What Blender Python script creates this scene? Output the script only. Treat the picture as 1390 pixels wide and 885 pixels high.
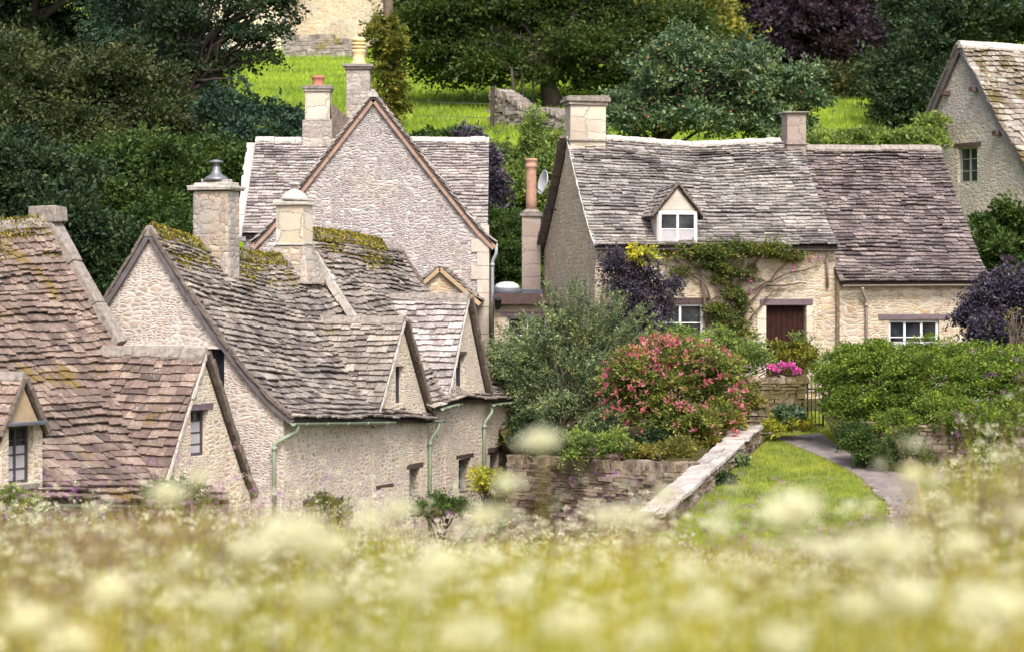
import bpy, bmesh, math, random
import numpy as np
from mathutils import Vector, Matrix, noise as mnoise
R = math.radians
random.seed(7)
for o in list(bpy.data.objects): bpy.data.objects.remove(o)
SC = bpy.context.scene
COL = SC.collection

# ---------------------------------------------------------------- camera, sky, sun, exposure
FP, YH, CX = 3282.0, 400.0, 695.0          # focal length in photo pixels, eye level row, centre column
cam_d = bpy.data.cameras.new('camera'); cam = bpy.data.objects.new('camera', cam_d); COL.objects.link(cam)
cam.location = (0, 0, 0); cam.rotation_euler = (R(90), 0, 0)
cam_d.lens = 85.0; cam_d.sensor_width = 36.0; cam_d.sensor_fit = 'HORIZONTAL'
cam_d.shift_y = -42.5/1390.0
cam_d.clip_start = 0.1; cam_d.clip_end = 2000
cam_d.dof.use_dof = True; cam_d.dof.focus_distance = 50.0; cam_d.dof.aperture_fstop = 1.9
SC.camera = cam
SUN_EL, SUN_AZ = 52.0, 167.0               # elevation, and compass direction (0 = +Y, clockwise) the light comes from
world = bpy.data.worlds.new("World"); SC.world = world; world.use_nodes = True
wn = world.node_tree; bg = wn.nodes['Background']
sky = wn.nodes.new('ShaderNodeTexSky'); sky.sky_type = 'NISHITA'; sky.sun_disc = False
sky.sun_elevation = R(SUN_EL); sky.sun_rotation = R(SUN_AZ); sky.air_density = 0.8; sky.dust_density = 5.0; sky.ozone_density = 0.6
wn.links.new(sky.outputs[0], bg.inputs[0]); bg.inputs[1].default_value = 0.15
sun_d = bpy.data.lights.new('sun', 'SUN'); sun = bpy.data.objects.new('sun', sun_d); COL.objects.link(sun)
sun_d.energy = 1.8; sun_d.angle = R(20); sun_d.color = (1.0, 0.975, 0.94)
sv = Vector((math.sin(R(SUN_AZ))*math.cos(R(SUN_EL)), math.cos(R(SUN_AZ))*math.cos(R(SUN_EL)), math.sin(R(SUN_EL))))
sun.rotation_euler = sv.to_track_quat('Z', 'Y').to_euler(); sun.location = sv*80
SC.view_settings.view_transform = 'Standard'; SC.view_settings.look = 'None'
SC.view_settings.exposure = 0.9; SC.view_settings.gamma = 1.0; SC.view_settings.use_curve_mapping = False

# ---------------------------------------------------------------- helpers
def P(px, py, Y): return Vector(((px-CX)/FP*Y, Y, (YH-py)/FP*Y))
OFF = {}
def link(o, parent=None):
    COL.objects.link(o)
    if parent is not None:
        o.parent = parent
def tag(o, label=None, cat=None, group=None, kind=None):
    if label: o['label'] = label
    if cat: o['category'] = cat
    if group: o['group'] = group
    if kind: o['kind'] = kind
    return o
def thing(name, label, cat, loc, group=None):
    o = bpy.data.objects.new(name, None); COL.objects.link(o); o.location = Vector(loc); o.empty_display_size = 0.3
    OFF[o.name] = Vector(loc)
    return tag(o, label, cat, group)
def finish(me, name, mat, parent, loc=None):
    o = bpy.data.objects.new(name, me)
    off = OFF[parent.name] if parent is not None else Vector(loc if loc is not None else (0, 0, 0))
    if mat is not None:
        for m in (mat if isinstance(mat, (list, tuple)) else [mat]): me.materials.append(m)
    me.transform(Matrix.Translation(-off))
    link(o, parent)
    if parent is None: o.location = off
    OFF[o.name] = off
    return o
def auto_uv(me):
    uv = me.uv_layers.new(name='UVMap') if not me.uv_layers else me.uv_layers[0]
    vs = me.vertices
    for p in me.polygons:
        n = p.normal
        if abs(n.z) < 0.72:
            t = Vector((-n.y, n.x, 0))
            t = t.normalized() if t.length > 1e-6 else Vector((1, 0, 0))
            if abs(t.x) > abs(t.y):
                if t.x < 0: t = -t
            elif t.y < 0: t = -t
            for li in p.loop_indices:
                c = vs[me.loops[li].vertex_index].co; uv.data[li].uv = (c.x*t.x+c.y*t.y, c.z)
        else:
            for li in p.loop_indices:
                c = vs[me.loops[li].vertex_index].co; uv.data[li].uv = (c.x, c.y)
class MB:
    def __init__(s): s.v = []; s.f = []; s.m = []; s.sm = []
    def add(s, vs, fs, m=0, smooth=False):
        b = len(s.v); s.v += [tuple(v) for v in vs]
        for f in fs: s.f.append([b+i for i in f]); s.m.append(m); s.sm.append(smooth)
    def hexa(s, p, m=0):      # p: 4 bottom, 4 top
        s.add(p, [(3,2,1,0), (4,5,6,7), (0,1,5,4), (1,2,6,5), (2,3,7,6), (3,0,4,7)], m)
    def box(s, c, ax, ay, az, m=0, jit=0, rng=random):
        c = Vector(c); ps = []
        for z in (-1, 1):
            for x, y in ((-1,-1), (1,-1), (1,1), (-1,1)):
                q = c+ax*x+ay*y+az*z
                if jit: q = q+Vector((rng.uniform(-jit, jit), rng.uniform(-jit, jit), rng.uniform(-jit, jit)))
                ps.append(q)
        s.hexa(ps, m)
    def bar(s, p, q, w, h, up=Vector((0, 0, 1)), m=0):
        p = Vector(p); q = Vector(q); d = (q-p); L = d.length; d.normalize()
        sd = d.cross(up)
        if sd.length < 1e-4: sd = Vector((1, 0, 0))
        sd.normalize(); u = sd.cross(d)
        s.box((p+q)/2, d*(L/2), sd*(w/2), u*(h/2), m)
    def tube(s, pts, rad, n=8, m=0, cap=True):
        pts = [Vector(p) for p in pts]
        if not isinstance(rad, (list, tuple)): rad = [rad]*len(pts)
        b = len(s.v); prev = None
        for i, p in enumerate(pts):
            d = (pts[min(i+1, len(pts)-1)]-pts[max(i-1, 0)]).normalized()
            if prev is None:
                x = d.cross(Vector((0, 0, 1)))
                if x.length < 1e-3: x = Vector((1, 0, 0))
            else: x = prev-d*prev.dot(d)
            x.normalize(); prev = x; y = d.cross(x)
            for k in range(n):
                a = 2*math.pi*k/n; s.v.append(tuple(p+(x*math.cos(a)+y*math.sin(a))*rad[i]))
        for i in range(len(pts)-1):
            for k in range(n):
                k2 = (k+1) % n
                s.f.append([b+i*n+k, b+i*n+k2, b+(i+1)*n+k2, b+(i+1)*n+k]); s.m.append(m); s.sm.append(True)
        if cap:
            s.f.append([b+k for k in range(n)][::-1]); s.m.append(m); s.sm.append(False)
            s.f.append([b+(len(pts)-1)*n+k for k in range(n)]); s.m.append(m); s.sm.append(False)
    def lathe(s, c, prof, n=16, m=0, sq=0):
        c = Vector(c); b = len(s.v)
        for r, z in prof:
            for k in range(n):
                a = 2*math.pi*k/n; s.v.append((c.x+r*math.cos(a), c.y+r*math.sin(a), c.z+z))
        for i in range(len(prof)-1):
            for k in range(n):
                k2 = (k+1) % n
                s.f.append([b+i*n+k, b+i*n+k2, b+(i+1)*n+k2, b+(i+1)*n+k]); s.m.append(m); s.sm.append(True)
        s.f.append([b+k for k in range(n)][::-1]); s.m.append(m); s.sm.append(False)
        s.f.append([b+(len(prof)-1)*n+k for k in range(n)]); s.m.append(m); s.sm.append(False)
    def build(s, name, mat, parent=None, loc=None, uv=False, recalc=False, bevel=0):
        me = bpy.data.meshes.new(name); me.from_pydata(s.v, [], s.f)
        me.polygons.foreach_set('material_index', s.m); me.polygons.foreach_set('use_smooth', s.sm)
        if recalc:
            bm = bmesh.new(); bm.from_mesh(me); bmesh.ops.recalc_face_normals(bm, faces=bm.faces)
            bm.to_mesh(me); bm.free()
        me.update()
        if uv: auto_uv(me)
        o = finish(me, name, mat, parent, loc)
        if bevel:
            md = o.modifiers.new('bevel', 'BEVEL'); md.width = bevel; md.segments = 2; md.limit_method = 'ANGLE'
        return o
def fast_mesh(name, V, Fq, mat, parent=None, loc=None, smooth=False):
    """V (n,3), Fq (m,4) quads -> one mesh object"""
    me = bpy.data.meshes.new(name); n = len(V); m = len(Fq)
    me.vertices.add(n); me.vertices.foreach_set('co', np.asarray(V, dtype=np.float32).ravel())
    me.loops.add(m*4); me.loops.foreach_set('vertex_index', np.asarray(Fq, dtype=np.int32).ravel())
    me.polygons.add(m); me.polygons.foreach_set('loop_start', np.arange(m, dtype=np.int32)*4)
    if smooth: me.polygons.foreach_set('use_smooth', np.ones(m, dtype=bool))
    me.update(calc_edges=True)
    return finish(me, name, mat, parent, loc)
class Fr:
    def __init__(s, O, r, d):
        s.O = Vector((O[0], O[1], 0)); s.r = Vector((r[0], r[1], 0)).normalized(); s.d = Vector((d[0], d[1], 0)).normalized()
    def W(s, a, b, z): return s.O+s.r*a+s.d*b+Vector((0, 0, z))
    def sub(s, a): return Fr(s.W(a, 0, 0)[:2], s.d[:2], s.r[:2])      # frame of a cross gable: its ridge runs along our outward axis
def cut(o, boxes):
    """cut rectangular recesses into a closed wall mesh; boxes: (centre, ax, ay, az) in world"""
    mb = MB()
    for c, ax, ay, az in boxes: mb.box(c, ax, ay, az)
    off = OFF[o.name]
    k = mb.build('cutter', None, None, loc=(0, 0, 0), recalc=True); k.data.transform(Matrix.Translation(-off)); k.location = off
    par = o.parent; o.parent = None; o.location = off
    md = o.modifiers.new('b', 'BOOLEAN'); md.operation = 'DIFFERENCE'; md.object = k; md.solver = 'EXACT'
    bpy.context.view_layer.update(); dg = bpy.context.evaluated_depsgraph_get()
    me = bpy.data.meshes.new_from_object(o.evaluated_get(dg)); o.modifiers.clear(); o.data = me
    bpy.data.objects.remove(k); o.parent = par
    if par is not None: o.location = (0, 0, 0)
    while me.uv_layers: me.uv_layers.remove(me.uv_layers[0])
    auto_uv(me)

# ---------------------------------------------------------------- materials
def newmat(name):
    m = bpy.data.materials.new(name); m.use_nodes = True
    return m, m.node_tree, m.node_tree.nodes['Principled BSDF']
def ramp(nt, stops, fac=None, interp='LINEAR'):
    r = nt.nodes.new('ShaderNodeValToRGB'); r.color_ramp.interpolation = interp
    e = r.color_ramp.elements
    while len(e) > 1: e.remove(e[-1])
    e[0].position = stops[0][0]; e[0].color = (*stops[0][1], 1)
    for p, c in stops[1:]:
        x = e.new(p); x.color = (*c, 1)
    if fac is not None: nt.links.new(fac, r.inputs[0])
    return r
def noise(nt, scale, detail=4, rough=0.6, vec=None, dim='3D'):
    n = nt.nodes.new('ShaderNodeTexNoise'); n.inputs['Scale'].default_value = scale; n.inputs['Detail'].default_value = detail
    n.inputs['Roughness'].default_value = rough
    if vec is not None: nt.links.new(vec, n.inputs['Vector'])
    return n
def mixc(nt, fac, a, b, mode='MIX'):
    n = nt.nodes.new('ShaderNodeMix'); n.data_type = 'RGBA'; n.blend_type = mode
    for s, v in ((n.inputs[0], fac), (n.inputs[6], a), (n.inputs[7], b)):
        if isinstance(v, (int, float)): s.default_value = v
        elif isinstance(v, tuple): s.default_value = (*v, 1)
        else: nt.links.new(v, s)
    return n.outputs[2]
def math_(nt, op, a, b=None):
    n = nt.nodes.new('ShaderNodeMath'); n.operation = op
    for i, v in enumerate((a, b)):
        if v is None: continue
        if isinstance(v, (int, float)): n.inputs[i].default_value = v
        else: nt.links.new(v, n.inputs[i])
    return n.outputs[0]
def geo_pos(nt): return nt.nodes.new('ShaderNodeNewGeometry')
def bump(nt, bsdf, h, dist, strength=1.0):
    b = nt.nodes.new('ShaderNodeBump'); b.inputs['Distance'].default_value = dist; b.inputs['Strength'].default_value = strength
    nt.links.new(h, b.inputs['Height']); nt.links.new(b.outputs[0], bsdf.inputs['Normal'])
def plain(name, col, rough=0.6, metal=0.0, var=0.12, sc=6, spec=0.3):
    m, nt, b = newmat(name); g = geo_pos(nt); n = noise(nt, sc, 5, 0.65, g.outputs['Position'])
    r = ramp(nt, [(0.3, tuple(c*(1-var) for c in col)), (0.7, tuple(min(1, c*(1+var)) for c in col))], n.outputs[0])
    nt.links.new(r.outputs[0], b.inputs['Base Color']); b.inputs['Roughness'].default_value = rough; b.inputs['Metallic'].default_value = metal
    b.inputs['Specular IOR Level'].default_value = spec
    bump(nt, b, n.outputs[0], 0.01, 0.4)
    return m
def stone_mat(name, cols, mortar, sx=4.2, sz=8.0, mw=0.09, bd=0.03, stain=0.35, rnd=0.75, flat=0.0, bs=1.0, smear=1.0):
    m, nt, b = newmat(name); uvn = nt.nodes.new('ShaderNodeUVMap'); L = nt.links
    g = geo_pos(nt)
    w = noise(nt, 2.2, 3, 0.6, uvn.outputs[0])
    wv = nt.nodes.new('ShaderNodeVectorMath'); wv.operation = 'MULTIPLY_ADD'; L.new(w.outputs['Color'], wv.inputs[0]); wv.inputs[1].default_value = (0.34, 0.2, 0); L.new(uvn.outputs[0], wv.inputs[2])
    sc = nt.nodes.new('ShaderNodeVectorMath'); sc.operation = 'MULTIPLY'; L.new(wv.outputs[0], sc.inputs[0]); sc.inputs[1].default_value = (sx, sz, 1)
    # big stones mixed with small ones
    def vor(feat, mult):
        v = nt.nodes.new('ShaderNodeTexVoronoi'); v.voronoi_dimensions = '2D'; v.feature = feat; v.inputs['Scale'].default_value = mult; v.inputs['Randomness'].default_value = rnd
        L.new(sc.outputs[0], v.inputs['Vector']); return v
    va, ea, vb, eb = vor('F1', 0.78), vor('DISTANCE_TO_EDGE', 0.78), vor('F1', 1.45), vor('DISTANCE_TO_EDGE', 1.45)
    pm = noise(nt, 1.6, 2, 0.5, uvn.outputs[0]); pk = math_(nt, 'GREATER_THAN', pm.outputs[0], 0.5 if smear else 2.0)
    sp = nt.nodes.new('ShaderNodeSeparateColor'); L.new(mixc(nt, pk, va.outputs['Color'], vb.outputs['Color']), sp.inputs[0])
    em = nt.nodes.new('ShaderNodeMix'); L.new(pk, em.inputs[0]); L.new(ea.outputs['Distance'], em.inputs[2]); L.new(eb.outputs['Distance'], em.inputs[3])
    k = len(cols); cr = ramp(nt, [(i/(k-1), c) for i, c in enumerate(cols)], sp.outputs[0])
    fine = noise(nt, 28, 5, 0.7, uvn.outputs[0]); big = noise(nt, 0.7, 4, 0.6, uvn.outputs[0])
    c1 = mixc(nt, 0.55, cr.outputs[0], ramp(nt, [(0.25, (0.45, 0.43, 0.42)), (0.75, (1.35, 1.32, 1.28))], fine.outputs[0]).outputs[0], 'MULTIPLY')
    c2 = mixc(nt, stain, c1, ramp(nt, [(0.3, (0.55, 0.5, 0.5)), (0.5, (1, 1, 1)), (0.68, (1.28, 1.08, 0.8))], big.outputs[0]).outputs[0], 'MULTIPLY')
    sm = noise(nt, 3.1, 4, 0.65, uvn.outputs[0])
    en = math_(nt, 'ADD', em.outputs[0], math_(nt, 'MULTIPLY', math_(nt, 'SUBTRACT', fine.outputs[0], 0.5), 0.30))
    en = math_(nt, 'ADD', en, math_(nt, 'MULTIPLY', math_(nt, 'SUBTRACT', sm.outputs[0], 0.5), 0.45*smear))
    mf = ramp(nt, [(mw*0.2, (1, 1, 1)), (mw*1.15, (0, 0, 0))], en).outputs[0]
    mort = mixc(nt, 0.4, mortar, fine.outputs['Color'], 'OVERLAY')
    c3 = mixc(nt, mf, c2, mort)
    L.new(c3, b.inputs['Base Color']); b.inputs['Roughness'].default_value = 0.95; b.inputs['Specular IOR Level'].default_value = 0.1
    hh = ramp(nt, [(0.0, (0, 0, 0)), (mw*1.2, (0.6, 0.6, 0.6)), (0.35, (1, 1, 1))], en).outputs[0]
    h = math_(nt, 'ADD', hh, math_(nt, 'MULTIPLY', fine.outputs[0], 0.7))
    h = math_(nt, 'ADD', h, math_(nt, 'MULTIPLY', sp.outputs[1], 0.5))
    bump(nt, b, h, bd, bs)
    return m
def tile_mat(name, cols, lich=0.5, moss=0.0, lcol=(0.62, 0.58, 0.56), mcol=(0.2, 0.17, 0.03)):
    m, nt, b = newmat(name); g = geo_pos(nt); L = nt.links
    k = len(cols); cr = ramp(nt, [(i/(k-1), c) for i, c in enumerate(cols)], g.outputs['Random Per Island'])
    n1 = noise(nt, 14, 6, 0.7, g.outputs['Position']); n2 = noise(nt, 5.0, 5, 0.75, g.outputs['Position']); n3 = noise(nt, 0.9, 5, 0.65, g.outputs['Position'])
    c = mixc(nt, 0.6, cr.outputs[0], ramp(nt, [(0.3, (0.55, 0.55, 0.58)), (0.7, (1.3, 1.27, 1.22))], n1.outputs[0]).outputs[0], 'MULTIPLY')
    lo = math_(nt, 'ADD', n2.outputs[0], math_(nt, 'MULTIPLY', math_(nt, 'SUBTRACT', g.outputs['Random Per Island'], 0.5), 0.16))
    n4 = noise(nt, 30, 3, 0.7, g.outputs['Position']); n5 = noise(nt, 2.1, 4, 0.7, g.outputs['Position'])
    c = mixc(nt, 0.6, c, ramp(nt, [(0.34, (0.5, 0.48, 0.5)), (0.45, (0.95, 0.95, 0.95)), (0.6, (1.12, 1.1, 1.05))], n4.outputs[0]).outputs[0], 'MULTIPLY')
    c = mixc(nt, 0.8, c, ramp(nt, [(0.35, (0.62, 0.6, 0.62)), (0.5, (1, 1, 1)), (0.66, (1.3, 1.22, 1.1))], n5.outputs[0]).outputs[0], 'MULTIPLY')
    sp_ = math_(nt, 'ADD', n4.outputs[0], math_(nt, 'MULTIPLY', math_(nt, 'SUBTRACT', n5.outputs[0], 0.5), 0.5))
    c = mixc(nt, ramp(nt, [(0.66-0.08*lich, (0, 0, 0)), (0.70-0.08*lich, (0.75, 0.75, 0.75))], sp_).outputs[0], c, lcol)
    th = 0.75-0.17*lich
    c = mixc(nt, ramp(nt, [(th, (0, 0, 0)), (th+0.05, (0.8, 0.8, 0.8))], lo).outputs[0], c, lcol)
    if moss:
        t = 0.68-0.22*moss; mm = math_(nt, 'ADD', n3.outputs[0], math_(nt, 'MULTIPLY', math_(nt, 'SUBTRACT', n1.outputs[0], 0.5), 0.35))
        c = mixc(nt, ramp(nt, [(t, (0, 0, 0)), (t+0.06, (0.9, 0.9, 0.9))], mm).outputs[0], c, mcol)
    L.new(c, b.inputs['Base Color']); b.inputs['Roughness'].default_value = 0.9; b.inputs['Specular IOR Level'].default_value = 0.2
    bump(nt, b, n1.outputs[0], 0.03, 0.9)
    return m
def leaf_mat(name, cols, trans=0.3, rough=0.55, spec=0.25, patch=None, vs=1.3, va=0.9):
    m, nt, b = newmat(name); g = geo_pos(nt); L = nt.links
    k = len(cols); cr = ramp(nt, [(i/(k-1), c) for i, c in enumerate(cols)], g.outputs['Random Per Island'])
    n = noise(nt, vs, 3, 0.7, g.outputs['Position'])
    col = mixc(nt, va, cr.outputs[0], ramp(nt, [(0.34, (0.55, 0.62, 0.7)), (0.5, (0.95, 0.97, 1.0)), (0.66, (1.65, 1.45, 1.1))], n.outputs[0]).outputs[0], 'MULTIPLY')
    if patch:
        n2 = noise(nt, 1.7, 3, 0.7, g.outputs['Position'])
        col = mixc(nt, ramp(nt, [(patch[1], (0, 0, 0)), (patch[1]+0.08, (1, 1, 1))], n2.outputs[0]).outputs[0], col, patch[0])
    L.new(col, b.inputs['Base Color']); b.inputs['Roughness'].default_value = rough; b.inputs['Specular IOR Level'].default_value = spec
    t = nt.nodes.new('ShaderNodeBsdfTranslucent'); L.new(col, t.inputs[0])
    mx = nt.nodes.new('ShaderNodeMixShader'); mx.inputs[0].default_value = trans
    L.new(b.outputs[0], mx.inputs[1]); L.new(t.outputs[0], mx.inputs[2]); L.new(mx.outputs[0], nt.nodes['Material Output'].inputs[0])
    return m
def ground_mat(name, cols, sc=3.0, bd=0.04, rough=0.95, fine=40):
    m, nt, b = newmat(name); g = geo_pos(nt); L = nt.links
    n = noise(nt, sc, 6, 0.7, g.outputs['Position']); n2 = noise(nt, fine, 4, 0.7, g.outputs['Position']); n3 = noise(nt, sc*0.12, 3, 0.6, g.outputs['Position'])
    k = len(cols); cr = ramp(nt, [(0.28+0.44*i/(k-1), c) for i, c in enumerate(cols)], n.outputs[0])
    c = mixc(nt, 0.5, cr.outputs[0], ramp(nt, [(0.3, (0.6, 0.6, 0.6)), (0.7, (1.35, 1.35, 1.3))], n2.outputs[0]).outputs[0], 'MULTIPLY')
    c = mixc(nt, 0.5, c, ramp(nt, [(0.35, (0.75, 0.8, 0.8)), (0.65, (1.2, 1.15, 1.0))], n3.outputs[0]).outputs[0], 'MULTIPLY')
    L.new(c, b.inputs['Base Color']); b.inputs['Roughness'].default_value = rough; b.inputs['Specular IOR Level'].default_value = 0.1
    bump(nt, b, n2.outputs[0], bd, 0.8)
    return m
M = {}
M['wall_gable'] = stone_mat('stone_pale_rubble', [(0.40,0.34,0.30), (0.54,0.48,0.43), (0.44,0.37,0.31), (0.62,0.57,0.52), (0.35,0.30,0.28)], (0.60,0.55,0.51), 6.6, 14.5, 0.18, 0.010, rnd=0.7)
M['wall_row'] = stone_mat('stone_cream_rubble', [(0.44,0.37,0.28), (0.62,0.54,0.43), (0.50,0.40,0.27), (0.68,0.62,0.53), (0.40,0.34,0.29)], (0.66,0.59,0.50), 7.4, 15.5, 0.18, 0.009, rnd=0.7)
M['wall_grey'] = stone_mat('stone_grey_rubble', [(0.34,0.30,0.30), (0.50,0.46,0.455), (0.38,0.34,0.335), (0.62,0.59,0.58), (0.28,0.245,0.245)], (0.54,0.50,0.49), 7.2, 15.5, 0.13, 0.022, 0.35, smear=0.55)
M['wall_coursed'] = stone_mat('stone_coursed_honey', [(0.44,0.36,0.26), (0.56,0.48,0.36), (0.42,0.32,0.20), (0.62,0.56,0.46), (0.36,0.31,0.26)], (0.55,0.48,0.39), 3.8, 10.5, 0.12, 0.011, 0.6, 0.65)
M['wall_fine'] = stone_mat('stone_small_courses', [(0.56,0.47,0.34), (0.68,0.60,0.46), (0.50,0.40,0.28)], (0.48,0.40,0.30), 5.5, 12.0, 0.10, 0.02, 0.3, 0.5)  # gable end facing away from the sun: missing light put into a paler stone colour
M['wall_far'] = stone_mat('stone_roughcast', [(0.48,0.42,0.39), (0.60,0.54,0.50), (0.52,0.44,0.37)], (0.56,0.50,0.46), 6.0, 10.0, 0.2, 0.03, 0.6)
M['ashlar'] = stone_mat('stone_ashlar_blocks', [(0.54,0.48,0.38), (0.62,0.57,0.48), (0.50,0.43,0.34), (0.66,0.62,0.55)], (0.36,0.32,0.27), 2.4, 4.2, 0.035, 0.008, 0.5, 0.3, smear=0.0)
M['ashlar_grey'] = stone_mat('stone_weathered_blocks', [(0.40,0.36,0.32), (0.50,0.46,0.42), (0.34,0.30,0.28), (0.55,0.52,0.48)], (0.42,0.38,0.33), 3.2, 6.0, 0.06, 0.02, 0.7, 0.45)
M['ashlar_brown'] = stone_mat('stone_smooth_brown', [(0.34,0.28,0.25), (0.42,0.36,0.32), (0.38,0.31,0.28)], (0.30,0.25,0.22), 2.2, 4.0, 0.03, 0.008, 0.6, 0.3, smear=0.0)
M['farcream'] = plain('cream_render', (0.62,0.54,0.42), 0.9, 0, 0.12, 2)
M['render'] = plain('lime_render', (0.50,0.44,0.38), 0.9, 0, 0.15, 5)
M['tan'] = plain('tan_render', (0.40,0.30,0.19), 0.9, 0, 0.2, 5)
M['capstone'] = plain('weathered_cap_stone', (0.25,0.22,0.195), 0.95, 0, 0.45, 12)
M['lightcap'] = plain('pale_cap_stone', (0.44,0.41,0.37), 0.95, 0, 0.35, 10)
M['mortar'] = plain('lime_mortar', (0.52,0.48,0.44), 0.95, 0, 0.3, 14)
M['dry'] = tile_mat('dry_stone', [(0.17,0.13,0.10), (0.29,0.23,0.17), (0.21,0.17,0.13), (0.40,0.34,0.27), (0.13,0.10,0.08)], 0.2, 0.75, (0.5,0.46,0.4), (0.10,0.085,0.03))
M['drygrey'] = tile_mat('grey_dry_stone', [(0.22,0.19,0.18), (0.34,0.30,0.28), (0.28,0.24,0.22), (0.42,0.38,0.35)], 0.3, 0.3)
M['flag'] = tile_mat('pale_flat_stone', [(0.34,0.31,0.29), (0.48,0.45,0.42), (0.40,0.36,0.34), (0.58,0.55,0.52)], 0.5, 0.2)
M['tileA'] = tile_mat('stone_tiles_brown', [(0.165,0.122,0.105), (0.26,0.195,0.165), (0.105,0.082,0.075), (0.33,0.26,0.215), (0.205,0.152,0.13)], 0.3, 0.35, (0.53,0.5,0.48), (0.20,0.14,0.04))
M['tileB'] = tile_mat('stone_tiles_buff', [(0.175,0.149,0.137), (0.291,0.257,0.230), (0.116,0.100,0.096), (0.388,0.352,0.310), (0.223,0.189,0.171)], 0.5, 0.15, (0.563,0.567,0.556), (0.194,0.158,0.054))
M['tileD'] = tile_mat('stone_tiles_pale', [(0.26,0.23,0.22), (0.38,0.35,0.345), (0.20,0.175,0.17), (0.48,0.45,0.44), (0.31,0.28,0.27)], 0.75, 0.1, (0.6,0.58,0.57))
M['tileF'] = tile_mat('stone_tiles_grey', [(0.194,0.176,0.166), (0.320,0.299,0.284), (0.136,0.126,0.123), (0.388,0.362,0.337), (0.252,0.236,0.225)], 0.6, 0.0, (0.524,0.546,0.556))
M['tileF2'] = tile_mat('stone_tiles_dark', [(0.116,0.097,0.096), (0.204,0.168,0.163), (0.073,0.063,0.066), (0.272,0.226,0.212), (0.145,0.121,0.120)], 0.55, 0.3, (0.504,0.504,0.514), (0.058,0.042,0.043))
M['tileG'] = tile_mat('stone_tiles_mossy', [(0.213,0.179,0.150), (0.349,0.315,0.268), (0.175,0.147,0.128), (0.446,0.410,0.364)], 0.7, 0.8, (0.582,0.578,0.535), (0.097,0.074,0.021))
M['deck'] = plain('roof_timber', (0.05,0.04,0.035), 0.9)
M['verge'] = plain('weathered_verge', (0.15,0.12,0.10), 0.95, 0, 0.5, 14)
M['timber'] = plain('grey_barge_board', (0.13,0.115,0.12), 0.7, 0, 0.2, 8)
M['redtimber'] = plain('red_brown_barge_board', (0.33,0.22,0.17), 0.75, 0, 0.2, 8)
M['lintel'] = plain('dark_oak', (0.085,0.055,0.05), 0.8, 0, 0.3, 18)
M['purplelintel'] = plain('mauve_painted_lintel', (0.15,0.11,0.125), 0.75, 0, 0.2, 12)
M['darkframe'] = plain('dark_window_frame', (0.06,0.055,0.065), 0.6)
M['greyframe'] = plain('grey_green_frame', (0.28,0.30,0.27), 0.6)
M['white'] = plain('white_paint', (0.78,0.78,0.77), 0.5, 0, 0.05)
M['gutter_green'] = plain('sage_green_paint', (0.27,0.33,0.23), 0.5, 0, 0.12, 9)
M['gutter_grey'] = plain('grey_lead_pipe', (0.36,0.38,0.40), 0.5)
M['gutter_dark'] = plain('brown_gutter', (0.10,0.085,0.075), 0.6)
M['gutter_tan'] = plain('tan_downpipe', (0.30,0.24,0.20), 0.6)
M['lead'] = plain('lead_sheet', (0.13,0.14,0.17), 0.5, 0, 0.2)
M['iron'] = plain('black_iron', (0.012,0.012,0.014), 0.5)
M['clay'] = plain('clay_pot', (0.42,0.25,0.18), 0.85, 0, 0.25, 9)
M['buffclay'] = plain('buff_clay_pot', (0.68,0.52,0.28), 0.8, 0, 0.2, 9)
M['redclay'] = plain('red_clay_pot', (0.40,0.17,0.11), 0.85, 0, 0.25, 9)
M['metal'] = plain('galvanised_cowl', (0.22,0.22,0.23), 0.45, 0.5)
M['bark'] = plain('bark', (0.055,0.043,0.035), 0.95, 0, 0.4, 5)
M['palebark'] = plain('pale_twig', (0.13,0.095,0.07), 0.95, 0, 0.3, 8)
M['dish'] = plain('dish_grey', (0.50,0.52,0.54), 0.5)
M['dome'] = plain('skylight_acrylic', (0.62,0.68,0.70), 0.25, 0, 0.05)
M['curtain'] = plain('net_curtain', (0.42,0.40,0.42), 0.9)
M['greypaint'] = plain('grey_paint', (0.30,0.28,0.26), 0.8)
def door_mat():
    m, nt, b = newmat('maroon_plank_door'); g = geo_pos(nt); n = noise(nt, 9, 5, 0.7, g.outputs['Position'])
    r = ramp(nt, [(0.3, (0.020,0.009,0.008)), (0.7, (0.048,0.019,0.015))], n.outputs[0]); nt.links.new(r.outputs[0], b.inputs[0]); b.inputs['Roughness'].default_value = 0.85; b.inputs['Specular IOR Level'].default_value = 0.1
    return m
M['door'] = door_mat()
def glass_mat():
    m, nt, b = newmat('old_window_glass'); g = geo_pos(nt); n = noise(nt, 3, 3, 0.6, g.outputs['Position'])
    r = ramp(nt, [(0.35, (0.012,0.014,0.018)), (0.7, (0.05,0.055,0.065))], n.outputs[0]); nt.links.new(r.outputs[0], b.inputs[0])
    b.inputs['Roughness'].default_value = 0.08; b.inputs['Specular IOR Level'].default_value = 0.5
    bump(nt, b, n.outputs[0], 0.02, 0.3)
    return m
M['glass'] = glass_mat()
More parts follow.
